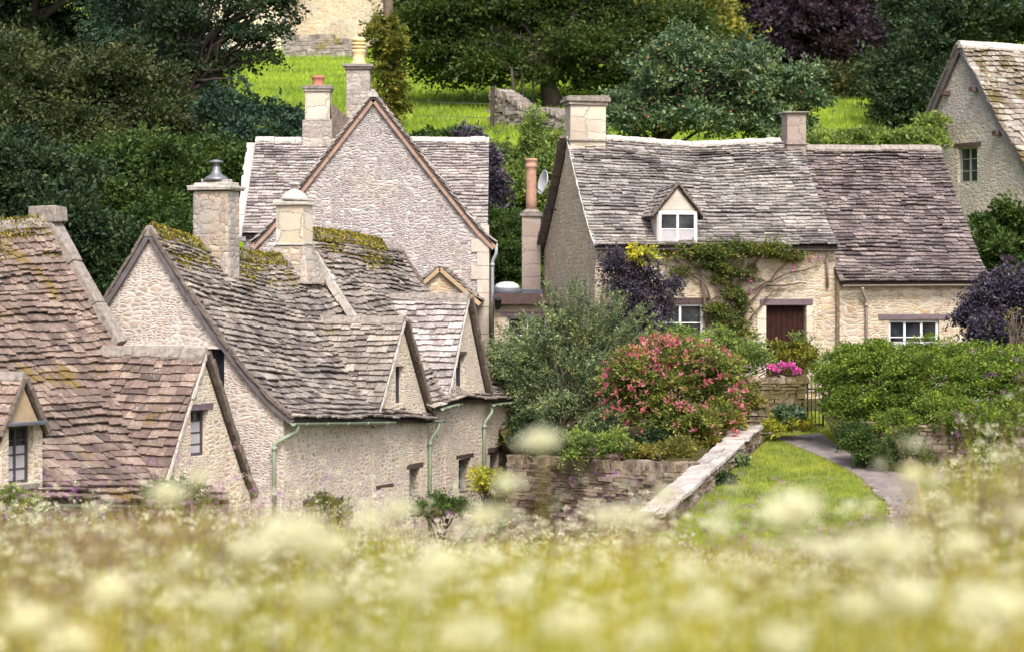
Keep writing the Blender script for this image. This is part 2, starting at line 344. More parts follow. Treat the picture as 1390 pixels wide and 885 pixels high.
# leaves
M['moss'] = leaf_mat('moss_yellow', [(0.30,0.26,0.03), (0.20,0.19,0.03), (0.44,0.37,0.05), (0.12,0.11,0.03), (0.16,0.11,0.05)], 0.15, vs=5)
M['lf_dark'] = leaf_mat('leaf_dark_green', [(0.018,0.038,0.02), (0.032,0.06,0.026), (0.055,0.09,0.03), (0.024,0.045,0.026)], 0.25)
M['lf_olive'] = leaf_mat('leaf_olive_brown', [(0.035,0.055,0.02), (0.06,0.085,0.026), (0.085,0.10,0.034), (0.075,0.068,0.032)], 0.25)
M['lf_blue'] = leaf_mat('leaf_blue_green', [(0.022,0.046,0.028), (0.036,0.072,0.042), (0.045,0.085,0.045)], 0.2)
M['lf_mid'] = leaf_mat('leaf_mid_green', [(0.035,0.075,0.018), (0.06,0.115,0.025), (0.09,0.14,0.03), (0.045,0.09,0.025)], 0.3)
M['lf_chest'] = leaf_mat('leaf_chestnut', [(0.03,0.055,0.014), (0.05,0.085,0.018), (0.085,0.12,0.022), (0.035,0.065,0.018)], 0.3)
M['lf_silver'] = leaf_mat('leaf_whitebeam', [(0.06,0.11,0.035), (0.12,0.19,0.07), (0.26,0.36,0.22), (0.04,0.08,0.03), (0.09,0.15,0.05)], 0.3, vs=2.0)
M['lf_purple'] = leaf_mat('leaf_copper_beech', [(0.03,0.018,0.032), (0.05,0.03,0.05), (0.075,0.045,0.07), (0.04,0.032,0.03)], 0.2)
M['lf_purple2'] = leaf_mat('leaf_plum', [(0.05,0.038,0.06), (0.09,0.075,0.11), (0.16,0.14,0.20), (0.03,0.025,0.035), (0.06,0.055,0.05)], 0.25, vs=3)
M['lf_lime'] = leaf_mat('leaf_lime', [(0.15,0.24,0.05), (0.24,0.34,0.08), (0.33,0.40,0.10), (0.11,0.18,0.05)], 0.4, vs=2)
M['lf_hedge'] = leaf_mat('leaf_hedge', [(0.07,0.13,0.018), (0.14,0.22,0.028), (0.24,0.33,0.05), (0.09,0.15,0.022)], 0.3, vs=2.5)
M['lf_grey'] = leaf_mat('leaf_grey_green', [(0.09,0.135,0.06), (0.16,0.22,0.10), (0.25,0.32,0.16), (0.34,0.38,0.17)], 0.3, vs=2.5)
M['lf_red'] = leaf_mat('leaf_red_tip', [(0.60,0.13,0.14), (0.66,0.24,0.24), (0.70,0.32,0.32), (0.58,0.10,0.18)], 0.4, vs=3, va=0.3)
M['lf_phot'] = leaf_mat('leaf_photinia', [(0.11,0.16,0.03), (0.20,0.25,0.05), (0.33,0.35,0.09), (0.06,0.09,0.03)], 0.35, vs=3)
M['lf_yell'] = leaf_mat('leaf_yellow', [(0.40,0.42,0.05), (0.55,0.52,0.08), (0.30,0.36,0.05)], 0.35)
M['lf_ivy'] = leaf_mat('leaf_ivy', [(0.09,0.13,0.02), (0.16,0.19,0.03), (0.28,0.24,0.04), (0.07,0.10,0.02)], 0.3)
M['lf_bed'] = leaf_mat('leaf_bed', [(0.14,0.18,0.03), (0.26,0.27,0.05), (0.30,0.22,0.07), (0.10,0.15,0.03)], 0.3)
M['lf_rose'] = leaf_mat('leaf_rose', [(0.07,0.13,0.03), (0.12,0.19,0.04), (0.20,0.24,0.05), (0.18,0.08,0.05)], 0.3)
M['pink'] = leaf_mat('petal_pink', [(0.75,0.12,0.45), (0.85,0.25,0.6), (0.7,0.1,0.4)], 0.3, va=0.15)
M['white_pet'] = leaf_mat('petal_white', [(0.8,0.8,0.72), (0.85,0.84,0.78)], 0.3, va=0.15)
M['cream'] = leaf_mat('petal_cream', [(0.88,0.86,0.60), (0.90,0.89,0.72), (0.80,0.78,0.42)], 0.4, vs=1, va=0.1)
M['purple_pet'] = leaf_mat('petal_purple', [(0.40,0.16,0.42), (0.55,0.22,0.5), (0.32,0.14,0.30)], 0.35, va=0.15)
M['berry'] = plain('orange_berry', (0.5,0.10,0.03), 0.5)
M['grass_mead'] = leaf_mat('meadow_grass', [(0.42,0.37,0.02), (0.54,0.46,0.045), (0.60,0.52,0.09), (0.26,0.28,0.02)], 0.45, vs=0.9, va=0.7)
M['grass_lime'] = leaf_mat('meadow_lime', [(0.22,0.32,0.04), (0.34,0.42,0.07), (0.13,0.20,0.03)], 0.42, vs=0.9, va=0.6)
M['grass_brown'] = leaf_mat('meadow_dry', [(0.22,0.16,0.08), (0.32,0.24,0.12), (0.18,0.10,0.11)], 0.35, vs=0.8, va=0.5)
M['grass_lawn'] = leaf_mat('lawn_blades', [(0.15,0.22,0.03), (0.24,0.30,0.045), (0.32,0.34,0.07)], 0.35)
M['grass_field'] = leaf_mat('field_blades', [(0.19,0.29,0.025), (0.26,0.37,0.035), (0.36,0.44,0.07)], 0.4, vs=0.5)
M['lawn'] = ground_mat('lawn', [(0.12,0.16,0.025), (0.20,0.25,0.035), (0.28,0.28,0.07)], 2.0)
M['field'] = ground_mat('field_grass', [(0.15,0.24,0.02), (0.20,0.30,0.025), (0.26,0.35,0.04)], 0.8)
M['soil'] = ground_mat('soil', [(0.05,0.04,0.025), (0.08,0.07,0.03), (0.11,0.09,0.04)], 3.0)
M['path'] = ground_mat('gravel_path', [(0.15,0.13,0.13), (0.22,0.19,0.19), (0.29,0.26,0.25)], 4.0, 0.02, 0.9, 60)
M['earth'] = ground_mat('meadow_earth', [(0.12,0.12,0.03), (0.20,0.19,0.05), (0.16,0.11,0.06)], 1.5)

# ---------------------------------------------------------------- terrain
def interp(x, pts):
    if x <= pts[0][0]: return pts[0][1]
    for (x0, y0), (x1, y1) in zip(pts, pts[1:]):
        if x <= x1: return y0+(y1-y0)*(x-x0)/(x1-x0)
    return pts[-1][1]
def sstep(a, b, x):
    t = max(0, min(1, (x-a)/(b-a))); return t*t*(3-2*t)
BACK = [(66,2.5), (75,4.8), (110,10.9), (200,28), (420,70)]
RP = [(-20,-1.3), (2,-1.3), (5,-1.55), (12,-2.25), (20,-2.95), (30,-3.65), (36,-4.12), (41,-4.03), (50,-2.90), (54,-2.28), (59,-1.2)]+BACK
LP = [(-20,-1.3), (2,-1.3), (5,-1.55), (12,-2.25), (20,-2.95), (30,-3.65), (35,-4.7), (38,-5.3), (49,-5.3), (54,-3.2), (60,-1.0)]+BACK
def wallX(Y): return 2.35+(4.85-2.35)*(Y-41.2)/(49.2-41.2)
def ground(X, Y):
    t = sstep(-0.5, 0.1, X-wallX(min(max(Y, 41.2), 52)))
    z = interp(Y, LP)*(1-t)+interp(Y, RP)*t
    # raised terrace right of the path, behind its retaining wall
    k = sstep(0.0, 0.35, X-interp(Y, [(44,9.2), (46.9,7.7), (47.6,7.15), (51,6.75)]))*sstep(46.9, 47.3, Y)*(1-sstep(52.5, 54, Y))
    z = z*(1-k)+max(z, -2.55)*k
    return z+0.05*mnoise.noise(Vector((X*0.3, Y*0.3, 1)))*(1 if Y > 20 else 0.3)
mb = MB()
xs = sorted(set([-300,-200,-120,-80,-60,-45,-35]+[-28+i*1.5 for i in range(14)]+[-7+i*0.35 for i in range(60)]+[14+i*2 for i in range(10)]+[40,60,90,140,220,300]))
ys = sorted(set([-60,-30,-10,0,2,5,8,12,16,20,25,30]+[32+i*0.4 for i in range(60)]+[56+i*1.5 for i in range(20)]+[88,92,96,100,105,110,120,135,150,175,200,260,330,420,700]))
gv = [(x, y, ground(x, y)) for y in ys for x in xs]; nx = len(xs)
gf = [(j*nx+i, j*nx+i+1, (j+1)*nx+i+1, (j+1)*nx+i) for j in range(len(ys)-1) for i in range(nx-1)]
mb.add(gv, gf, 0, True)
for q, f in enumerate(gf):
    cx = sum(gv[i][0] for i in f)/4; cy = sum(gv[i][1] for i in f)/4
    mb.m[q] = 0 if cy > 58 else (1 if cy < 39 else (2 if cx > wallX(cy)-0.2 and cy < 52.5 and cx < 9 and not (cx > 6.7 and cy > 46.8) else 3))
tag(mb.build('ground', [M['field'], M['earth'], M['lawn'], M['soil']]), kind='structure')

def drape(poly_l, poly_r, n, lift, mat, name):      # strip following the ground between two polylines of (X,Y)
    mb = MB(); V = []; m = 6
    def pl(poly, t):
        k = t*(len(poly)-1); i = min(int(k), len(poly)-2); f = k-i
        return Vector(poly[i]).lerp(Vector(poly[i+1]), f)
    for i in range(n+1):
        a = pl(poly_l, i/n); b = pl(poly_r, i/n)
        for j in range(m+1):
            c = a.lerp(b, j/m); V.append((c.x, c.y, ground(c.x, c.y)+lift))
    mb.add(V, [(i*(m+1)+j, i*(m+1)+j+1, (i+1)*(m+1)+j+1, (i+1)*(m+1)+j) for i in range(n) for j in range(m)], 0, True)
    return tag(mb.build(name, mat), kind='structure')
def gp(px, py, lo=38, hi=56):       # where the sight line of a photo point meets the ground
    for k in range(40):
        mid = (lo+hi)/2; z = (YH-py)/FP*mid; X = (px-CX)/FP*mid
        if z > ground(X, mid): lo = mid
        else: hi = mid
    return ((px-CX)/FP*mid, mid)
pl_ = [gp(1052,594), gp(1085,608), gp(1120,622), gp(1155,640), gp(1180,657), gp(1200,675), gp(1212,695), gp(1212,722), gp(1205,760)]
pr_ = [gp(1115,588), gp(1128,600), gp(1150,614), gp(1185,630), gp(1215,640), gp(1248,648), gp(1248,668), gp(1245,712), gp(1250,755)]
drape(pl_, pr_, 60, 0.012, M['path'], 'path')

# ---------------------------------------------------------------- stone laying
def stone_run(mb, p0, p1, zb, zt, thick, ch=0.09, lw=(0.14, 0.4), seed=1, jit=0.012, cope=None, depthj=0.03):
    """coursed dry stones from p0 to p1 (XY), zb/zt functions of 0..1"""
    rng = random.Random(seed); p0 = Vector((*p0[:2], 0)); p1 = Vector((*p1[:2], 0)); d = p1-p0; L = d.length; d.normalize(); nrm = Vector((-d.y, d.x, 0))
    zlo = min(zb(0), zb(1)); zhi = max(zt(0), zt(1), zt(0.5)); z = zlo
    while z < zhi:
        h = ch*rng.uniform(0.6, 1.35); s = -rng.uniform(0, 0.2)
        while s < L:
            w = rng.uniform(*lw); f = max(0, min(1, (s+w/2)/L))
            if z >= zb(f)-h and z+h*0.6 <= zt(f):
                dj = rng.uniform(-depthj, depthj); x0 = max(0, s); x1 = min(L, s+w)
                if x1-x0 > 0.03:
                    mb.box(p0+d*((x0+x1)/2)+nrm*dj*0+Vector((0, 0, z+h/2)), d*((x1-x0)/2-0.006), nrm*(thick/2+dj), Vector((0, 0, h/2-0.004)), 0, jit, rng)
            s += w
        z += h
    if cope:
        s = 0
        while s < L:
            w = rng.uniform(0.04, 0.10); f = s/L; h = rng.uniform(*cope); tl = rng.uniform(-0.25, 0.25)
            up = (Vector((0, 0, 1))+d*tl).normalized()
            mb.box(p0+d*(s+w/2)+Vector((0, 0, zt(f)+h/2-0.02)), d*(w/2), nrm*(thick/2*rng.uniform(0.8, 1.05)), up*(h/2), 0, jit, rng)
            s += w*0.95

# ---------------------------------------------------------------- house building
def prof_z(t, ze, zr, bell, ovf): return zr+(ze-zr)*t*ovf-bell*4*t*(1-t)*0.6-bell*math.sin(math.pi*min(1, t*1.0))*0.4
class House:
    """gabled volume; ridge along fr.r from a0 to a1, centred at b=bm, half depth hd"""
    def __init__(s, root, fr, a0, a1, bm, hd, zb, ze, zr, bell=0.12, ov=0.22, vo=0.12):
        s.root, s.fr, s.a0, s.a1, s.bm, s.hd, s.zb, s.ov, s.vo = root, fr, a0, a1, bm, hd, zb, ov, vo
        s.ze = ze if callable(ze) else (lambda a: ze); s.zr = zr if callable(zr) else (lambda a: zr); s.bell = bell
    def surf(s, a, t, side):       # t 0 ridge .. 1 eave edge (with overhang)
        ovf = (s.hd+s.ov)/s.hd
        z = prof_z(t, s.ze(a), s.zr(a), s.bell, ovf)
        if t > 0.8: z += 0.10*((t-0.8)/0.2)**2*(1 if s.bell > 0 else 0)
        return s.fr.W(a, s.bm+side*t*(s.hd+s.ov), z)
    def body(s, name, mat, n=10, drop=0.07, cutz=None):
        mb = MB(); st = [s.a0+(s.a1-s.a0)*i/n for i in range(n+1)]; ts = [0.92, 0.75, 0.5, 0.25, 0]
        k = None
        for a in st:
            pr = [s.fr.W(a, s.bm+s.hd, s.zb)]
            for t in ts: 
                q = s.surf(a, t*s.hd/(s.hd+s.ov) if t else 0, 1)-Vector((0, 0, drop))
                if t == 0.92: q0 = s.surf(a, s.hd/(s.hd+s.ov), 1)-Vector((0, 0, drop+0.01)); pr.append(q0)
                pr.append(q)
            for t in ts[::-1][1:]:
                pr.append(s.surf(a, t*s.hd/(s.hd+s.ov), -1)-Vector((0, 0, drop)))
                if t == 0.92: pr.append(s.surf(a, s.hd/(s.hd+s.ov), -1)-Vector((0, 0, drop+0.01)))
            pr.append(s.fr.W(a, s.bm-s.hd, s.zb)); k = len(pr); mb.v += [tuple(p) for p in pr]
        for i in range(n):
            for j in range(k):
                j2 = (j+1) % k; mb.f.append([i*k+j, i*k+j2, (i+1)*k+j2, (i+1)*k+j]); mb.m.append(0); mb.sm.append(False)
        mb.f.append(list(range(k))[::-1]); mb.m.append(0); mb.sm.append(False)
        mb.f.append([n*k+j for j in range(k)]); mb.m.append(0); mb.sm.append(False)
        return mb.build(name, mat, s.root, uv=True, recalc=True)
    def roof(s, name, mat, seed=1, e0=0.11, e1=0.27, w=(0.16, 0.42), sides=(1, -1), th=0.028, parent=None, sag=0.02, a0=None, a1=None, lim=None):
        rng = random.Random(seed); mb = MB(); A0 = (s.a0-s.vo) if a0 is None else a0; A1 = (s.a1+s.vo) if a1 is None else a1
        for side in sides:
            # deck
            na, nt_ = 14, 8; b0 = len(mb.v)
            for lay in (0.012, -0.05):
                for i in range(na+1):
                    for j in range(nt_+1):
                        a = A0+0.02+(A1-A0-0.04)*i/na; mb.v.append(tuple(s.surf(a, j/nt_*0.985, side)+Vector((0, 0, lay-0.02))))
            K = (na+1)*(nt_+1)
            for lay in range(2):
                for i in range(na):
                    for j in range(nt_):
                        q = [b0+lay*K+i*(nt_+1)+j, b0+lay*K+i*(nt_+1)+j+1, b0+lay*K+(i+1)*(nt_+1)+j+1, b0+lay*K+(i+1)*(nt_+1)+j]
                        mb.f.append(q); mb.m.append(1); mb.sm.append(False)
            for i in range(na):
                j = nt_; q = [b0+i*(nt_+1)+j, b0+(i+1)*(nt_+1)+j, b0+K+(i+1)*(nt_+1)+j, b0+K+i*(nt_+1)+j]; mb.f.append(q); mb.m.append(1); mb.sm.append(False)
            for i in (0, na):
                for j in range(nt_):
                    q = [b0+i*(nt_+1)+j, b0+i*(nt_+1)+j+1, b0+K+i*(nt_+1)+j+1, b0+K+i*(nt_+1)+j]; mb.f.append(q); mb.m.append(1); mb.sm.append(False)
            mid = (A0+A1)/2; SL = (s.surf(mid, 1, side)-s.surf(mid, 0, side)).length
            # courses from the eave up
            dpos = SL+0.03; row = 0
            while dpos > 0.05:
                fr_ = dpos/SL; e = (e0+(e1-e0)*max(0, fr_)**0.8)*rng.uniform(0.9, 1.1)
                up = max(0, dpos-1.55*e); a = A0-rng.uniform(0, 0.2)*0; wob = rng.uniform(0, 10)
                wsc = 0.75+0.5*fr_
                while a < A1-0.01:
                    ww = rng.uniform(*w)*wsc; a2 = min(a+ww, A1)
                    if A1-a2 < 0.09: a2 = A1
                    dl = dpos+rng.uniform(-0.018, 0.018)+sag*mnoise.noise(Vector((a*0.8, row*0.35+seed*5, wob*0.05)))*2.2
                    if rng.random() < 0.025: dl += rng.uniform(0.02, 0.06)
                    am, tm = (a+a2)/2, min(1.02, dl/SL)
                    if lim is None or lim(am, tm, side):
                        du = max(0.0, up); N = None
                        pl0 = s.surf(a, min(1.03, dl/SL), side); pr0 = s.surf(a2, min(1.03, (dl+rng.uniform(-0.012, 0.012))/SL), side)
                        pu0 = s.surf(a, du/SL, side); pu1 = s.surf(a2, du/SL, side)
                        N = (pr0-pl0).cross(pu0-pl0).normalized()
                        if N.z < 0: N = -N
                        g = 0.004; ax = (pr0-pl0).normalized()
                        H = th*2.1; t1 = th*rng.uniform(0.75, 1.45); tw = rng.uniform(-0.008, 0.008)
                        k = sag*mnoise.noise(Vector((a*0.7+3, row*0.2, seed)))*1.5
                        bl = pl0+ax*g+N*(H+tw+k); br = pr0-ax*g+N*(H-tw+k); ul = pu0+ax*g+N*(0.004+k); ur = pu1-ax*g+N*(0.004+k)
                        c1 = rng.uniform(0, 0.3); cl = (pu0-pl0).normalized()
                        bl = bl+cl*rng.uniform(0, 0.012); br = br+cl*rng.uniform(0, 0.012)
                        tl_, tr_ = bl+N*t1, br+N*t1; tul, tur = ul+N*t1*0.8, ur+N*t1*0.8
                        mb.add([bl, br, ur, ul, tl_, tr_, tur, tul], [(4,5,6,7), (0,1,5,4), (1,2,6,5), (3,0,4,7), (3,2,1,0)], 0)
                    a = a2
                dpos -= e; row += 1
        return mb.build(name, [mat, M['deck']], parent or s.root)
    def ridge(s, mat, seed=1, name='ridge', w=0.14, ln=(0.35, 0.6), parent=None, A0=None, A1=None):
        rng = random.Random(seed); mb = MB(); a = (s.a0-s.vo) if A0 is None else A0; A1 = (s.a1+s.vo) if A1 is None else A1
        while a < A1-0.05:
            a2 = min(A1, a+rng.uniform(*ln)); j = rng.uniform(-0.012, 0.012)
            p = [s.surf(q, 0, 1) for q in (a, a2)]; sd = s.fr.d*w; up = Vector((0, 0, 1))
            sl = (s.zr(a)-s.ze(a))/s.hd; dz = -w*sl*0.75
            vs = []
            for q in p: vs += [q-sd+up*(dz+0.05+j), q-sd+up*(dz+0.10+j), q-s.fr.d*0.03+up*(0.115+j), q+s.fr.d*0.03+up*(0.115+j), q+sd+up*(dz+0.10+j), q+sd+up*(dz+0.05+j)]
            mb.add(vs, [(0,1,2,3,4,5), (11,10,9,8,7,6), (0,6,7,1), (1,7,8,2), (2,8,9,3), (3,9,10,4), (4,10,11,5), (5,11,6,0)], 0)
            a = a2+0.008
        return mb.build(name, mat, parent or s.root)
    def verge(s, a, mat, w=0.06, h=0.12, name='barge_board', sides=(1, -1), out=0.0, dz=-0.09, t0=0.0, t1=1.0):
        mb = MB()
        for side in sides:
            n = 8; prev = None
            for i in range(n+1):
                q = s.surf(a, t0+(t1-t0)*i/n, side)+Vector((0, 0, dz))
                if prev is not None: mb.bar(prev, q+(q-prev)*0.02, w, h, s.fr.r.cross(q-prev).normalized())
                prev = q
        return mb.build(name, mat, s.root)
def verge_rag(H, a, mat, seed, side, name='verge', w=0.13, h=0.09, dz=0.0, t1=1.0):
    """stone slips laid along a verge, ragged"""
    rng = random.Random(seed); mb = MB(); t = 0.0; SL = (H.surf(a, 1, side)-H.surf(a, 0, side)).length
    while t < t1:
        l = rng.uniform(0.12, 0.26)/SL; p = H.surf(a, t, side); q = H.surf(a, min(t1, t+l*1.2), side)
        d = (q-p); N = H.fr.r.cross(d).normalized()
        if N.z < 0: N = -N
        mb.box((p+q)/2+N*(dz+0.02+rng.uniform(-0.01, 0.012)), d/2, H.fr.r*(w/2*rng.uniform(0.85, 1.15)), N*(h/2), 0, 0.008, rng); t += l
    return mb.build(name, mat, H.root)

def window(root, c, hd_, nrm, w, h, mat, cols=1, rows=1, fw=0.05, bar=0.022, recess=0.14, lintel=None, sill=None, curtain=0, lint_ext=0.15, lh=0.1, name='window', label=None):
    """c centre on the outer wall face; hd_ horizontal unit dir, nrm outward"""
    hd_ = hd_.normalized(); up = Vector((0, 0, 1)); nrm = nrm.normalized(); f = c-nrm*recess
    mb = MB(); X = hd_; D = nrm*0.03
    for sx in (-1, 1): mb.box(f+X*sx*(w/2-fw/2), X*(fw/2), D, up*(h/2))
    for sz in (-1, 1): mb.box(f+up*sz*(h/2-fw/2), X*(w/2-fw-0.001), D*0.96, up*(fw/2))
    for i in range(1, cols): mb.box(f+X*(w*i/cols-w/2), X*(fw*0.42), D*0.9, up*(h/2-fw-0.001))
    o = mb.build(name, mat, root)
    if label: o['label'] = label
    if rows > 1:
        for i in range(1, rows):
            m3 = MB(); m3.box(f+up*(h*i/rows-h/2), X*(w/2-fw), nrm*0.012, up*(bar/2)); m3.build('glazing_bar', mat, o)
    m2 = MB(); m2.box(f-nrm*0.012, X*(w/2-fw*0.6), nrm*0.004, up*(h/2-fw*0.6)); m2.build('pane', M['glass'], o)
    if curtain:
        m4 = MB(); n = 16; hh = h*curtain; z0 = -h/2+fw
        for i in range(n):
            x0 = (w-2*fw)*(i/n-0.5); x1 = (w-2*fw)*((i+1)/n-0.5); y0 = 0.002*math.sin(i*2.1); y1 = 0.002*math.sin((i+1)*2.1)
            a = f+X*x0-nrm*(-0.001-y0)+up*z0; b = f+X*x1-nrm*(-0.001-y1)+up*z0
            m4.add([a, b, b+up*hh, a+up*hh], [(0,1,2,3)])
        m4.build('curtain', M['curtain'], o)
    if lintel:
        m5 = MB(); m5.box(c+up*(h/2+lh/2+0.004)-nrm*0.05, X*(w/2+lint_ext), nrm*0.07, up*(lh/2), 0, 0.008); m5.build('lintel', lintel, o)
    if sill:
        m6 = MB(); m6.box(c-up*(h/2+0.045)-nrm*0.05, X*(w/2+0.07), nrm*0.11, up*0.035, 0, 0.004); m6.build('sill', sill, o)
    return o
def wbox(c, hd_, nrm, w, h, depth=0.3): return (c-nrm.normalized()*(depth/2-0.05), hd_.normalized()*(w/2), nrm.normalized()*(depth/2+0.03), Vector((0, 0, h/2)))
def gutter(root, p, q, mat, r=0.05, name='gutter', brackets=4):
    mb = MB(); p = Vector(p); q = Vector(q); d = (q-p).normalized(); sd = d.cross(Vector((0, 0, 1))).normalized(); n = 8; V = []; up = Vector((0, 0, 1))
    for e in (p, q):
        for rr in (r, r*0.8):
            for k in range(n+1):
                a = math.pi*k/n; V.append(e+sd*math.cos(a)*rr-up*math.sin(a)*rr)
    m = n+1; F_ = []
    for k in range(n):
        F_ += [(k, k+1, 2*m+k+1, 2*m+k), (m+k, 3*m+k, 3*m+k+1, m+k+1), (k, m+k, m+k+1, k+1), (2*m+k, 2*m+k+1, 3*m+k+1, 3*m+k)]
    F_ += [(0, 2*m, 3*m, m), (n, m+n, 3*m+n, 2*m+n)]
    mb.add(V, F_, 0, False)
    for i in range(brackets):
        c = p.lerp(q, (i+0.5)/brackets); mb.tube([c+sd*math.cos(a)*r*1.12-up*math.sin(a)*r*1.12-d*0.0 for a in [math.pi*k/6 for k in range(7)]], 0.009, 5)
    return mb.build(name, mat, root)
def pipe(root, pts, mat, r=0.035, name='drainpipe', collars=(), hopper=None, foot=None):
    # round off bends
    P_ = [Vector(p) for p in pts]; out = [P_[0]]
    for i in range(1, len(P_)-1):
        a = P_[i]+(P_[i-1]-P_[i]).normalized()*0.06; b = P_[i]+(P_[i+1]-P_[i]).normalized()*0.06
        out += [a, (a+b)/2*0.5+P_[i]*0.5, b]
    out.append(P_[-1]); mb = MB(); mb.tube(out, r, 10)
    for c in collars: mb.tube([Vector(c)+Vector((0, 0, 0.035)), Vector(c)-Vector((0, 0, 0.035))], r*1.35, 10)
    if foot is not None: mb.lathe(Vector(foot), [(0.05, -0.1), (0.09, -0.08), (0.10, 0.05), (0.12, 0.06), (0.12, 0.09)], 10)
    return mb.build(name, mat, root)
def chimney(root, fr, a, b, wa, wb, z0, z1, mat, capmat, caps=((0.05, 0.06), (0.09, 0.05)), name='chimney', pots=(), base=None, bevel=0.015):
    """caps: (overhang, height) layers from bottom; pots: (da, db, profile, material, name)"""
    mb = MB(); c = fr.W(a, b, 0)
    mb.box(c+Vector((0, 0, (z0+z1)/2)), fr.r*wa/2, fr.d*wb/2, Vector((0, 0, (z1-z0)/2)))
    o = mb.build(name, mat, root, uv=True, recalc=True, bevel=bevel)
    z = z1; mc = MB(); rng = random.Random(int(abs(a*100+z1*77)))
    for ov, h in caps:
        n = max(2, int((wb+2*ov)/0.3)) if h > 0.04 else 1
        mc.box(c+Vector((0, 0, z+h/2)), fr.r*(wa/2+ov), fr.d*(wb/2+ov), Vector((0, 0, h/2-0.002)), 0, 0.012, rng); z += h
    if base:
        for ov, h, zz in base:
            ms = MB(); ms.box(c+Vector((0, 0, zz)), fr.r*(wa/2+ov), fr.d*(wb/2+ov), Vector((0, 0, h/2)), 0, 0.01, rng); ms.build('drip_course', capmat, o, bevel=0.01)
    mc.build('chimney_cap', capmat, o, bevel=0.012)
    for da, db, prof, pm, pn in pots:
        mp = MB(); mp.lathe(fr.W(a+da, b+db, z-0.02), prof, 20); mp.build(pn, pm, o)
    return o, z

# ---------------------------------------------------------------- foliage tools
def leafmesh(C, A, size, rng, width=0.42, fold=0.15):
    n = len(C); A = A/np.maximum(np.linalg.norm(A, axis=1, keepdims=True), 1e-6)
    r = rng.normal(size=(n, 3)); r[:, 2] += 0.8; S = np.cross(A, r); S /= np.maximum(np.linalg.norm(S, axis=1, keepdims=True), 1e-6); N = np.cross(S, A)
    sz = size[:, None]
    V = np.empty((n, 4, 3)); V[:, 0] = C; V[:, 1] = C+A*sz*0.45+S*sz*width*0.5+N*sz*fold; V[:, 2] = C+A*sz; V[:, 3] = C+A*sz*0.45-S*sz*width*0.5+N*sz*fold
    return V.reshape(-1, 3), np.arange(n*4).reshape(-1, 4)
def snoise(D, seed):
    r = np.random.RandomState(seed); out = np.zeros(len(D))
    for k in range(5):
        w = r.normal(size=3)*(1.5+k*1.3); out += np.sin(D@w+r.uniform(0, 6.28))/(1+k*0.5)
    return out/2.5
def crown_pts(rng, lobes, nclump, clr, per, lump=0.28, shell=0.3, seed=0, updir=0.25, lo=-0.8):
    vol = np.array([l[3]*l[4]+l[4]*l[5]+l[3]*l[5] for l in lobes]); pick = rng.choice(len(lobes), nclump, p=vol/vol.sum()); Lb = np.array(lobes)[pick]
    D = rng.normal(size=(nclump, 3)); D /= np.linalg.norm(D, axis=1, keepdims=True); D[:, 2] = np.where(D[:, 2] < lo, -D[:, 2], D[:, 2])
    rr = rng.uniform(0, 1, nclump)**shell*(1+lump*snoise(D+Lb[:, :3]*0.15, seed))
    CC = Lb[:, :3]+D*Lb[:, 3:6]*rr[:, None]
    cs = clr*rng.uniform(0.6, 1.4, nclump)
    idx = np.repeat(np.arange(nclump), per); n = len(idx)
    e = rng.normal(size=(n, 3)); e /= np.linalg.norm(e, axis=1, keepdims=True); e[:, 2] = np.abs(e[:, 2])*0.9-0.25
    q = rng.uniform(0.2, 1, n)**0.5
    Pn = CC[idx]+e*(cs[idx]*q)[:, None]*np.array([1, 1, 0.75])
    A = e+D[idx]*0.5+rng.normal(size=(n, 3))*0.55; A[:, 2] += updir-0.35
    return Pn, A, CC
def sublobes(lobes, seed, n=9, q=(0.28, 0.5)):
    r = np.random.RandomState(seed+900); out = []
    for l in lobes:
        out.append((l[0], l[1], l[2], l[3]*0.75, l[4]*0.75, l[5]*0.75))
        for i in range(n):
            d = r.normal(size=3); d[2] = d[2]*0.8+0.25; d /= np.linalg.norm(d); f = r.uniform(*q); rr = r.uniform(0.62, 0.95)
            m = (l[3]*l[5])**0.5; out.append((l[0]+d[0]*l[3]*rr, l[1]+d[1]*l[4]*rr, l[2]+d[2]*l[5]*rr, (l[3]+m)/2*f, (l[4]+m)/2*f, (l[5]+m)/2*f*0.8))
    return out
def foliage(name, mat, parent, lobes, nclump, clr, per, size, seed, **k):
    if k.get('sub', 9): lobes = sublobes(lobes, seed, k.get('sub', 9))
    rng = np.random.RandomState(seed); kw = {a: k[a] for a in ('lump', 'shell', 'updir', 'lo') if a in k}
    Pn, A, CC = crown_pts(rng, lobes, nclump, clr, per, seed=seed, **kw)
    ns = int(nclump*k.get('stray', 0.22))
    if ns:
        pk = rng.choice(len(CC), ns); cen = np.mean(np.array(lobes)[:, :3], axis=0); d0 = CC[pk]-cen; d0 /= np.maximum(np.linalg.norm(d0, axis=1, keepdims=True), 1e-6); d0 = d0+rng.normal(size=d0.shape)*0.5; d0[:, 2] += 0.35
        d0 /= np.linalg.norm(d0, axis=1, keepdims=True); m_ = 14; u = np.tile(np.linspace(0.2, 1, m_), ns); Ls = np.repeat(clr*rng.uniform(1.2, 3.0, ns), m_); D2 = np.repeat(d0, m_, 0)
        P2 = np.repeat(CC[pk], m_, 0)+D2*(u*Ls)[:, None]-np.array([0, 0, 1])*(u*u*Ls*0.25)[:, None]+rng.normal(size=D2.shape)*size*0.25; Pn = np.concatenate([Pn, P2]); A = np.concatenate([A, D2*0.6+rng.normal(size=D2.shape)*0.7])
    V, Fq = leafmesh(Pn, A, size*rng.uniform(0.5, 1.5, len(Pn)), rng, k.get('width', 0.5))
    return fast_mesh(name, V, Fq, mat, parent), CC
def lobe(px, py, rx, ry, Y, rd=None):
    p = P(px, py, Y); s = Y/FP; return (p.x, p.y, p.z, rx*s, (rd if rd else (rx+ry)/2*s), ry*s)
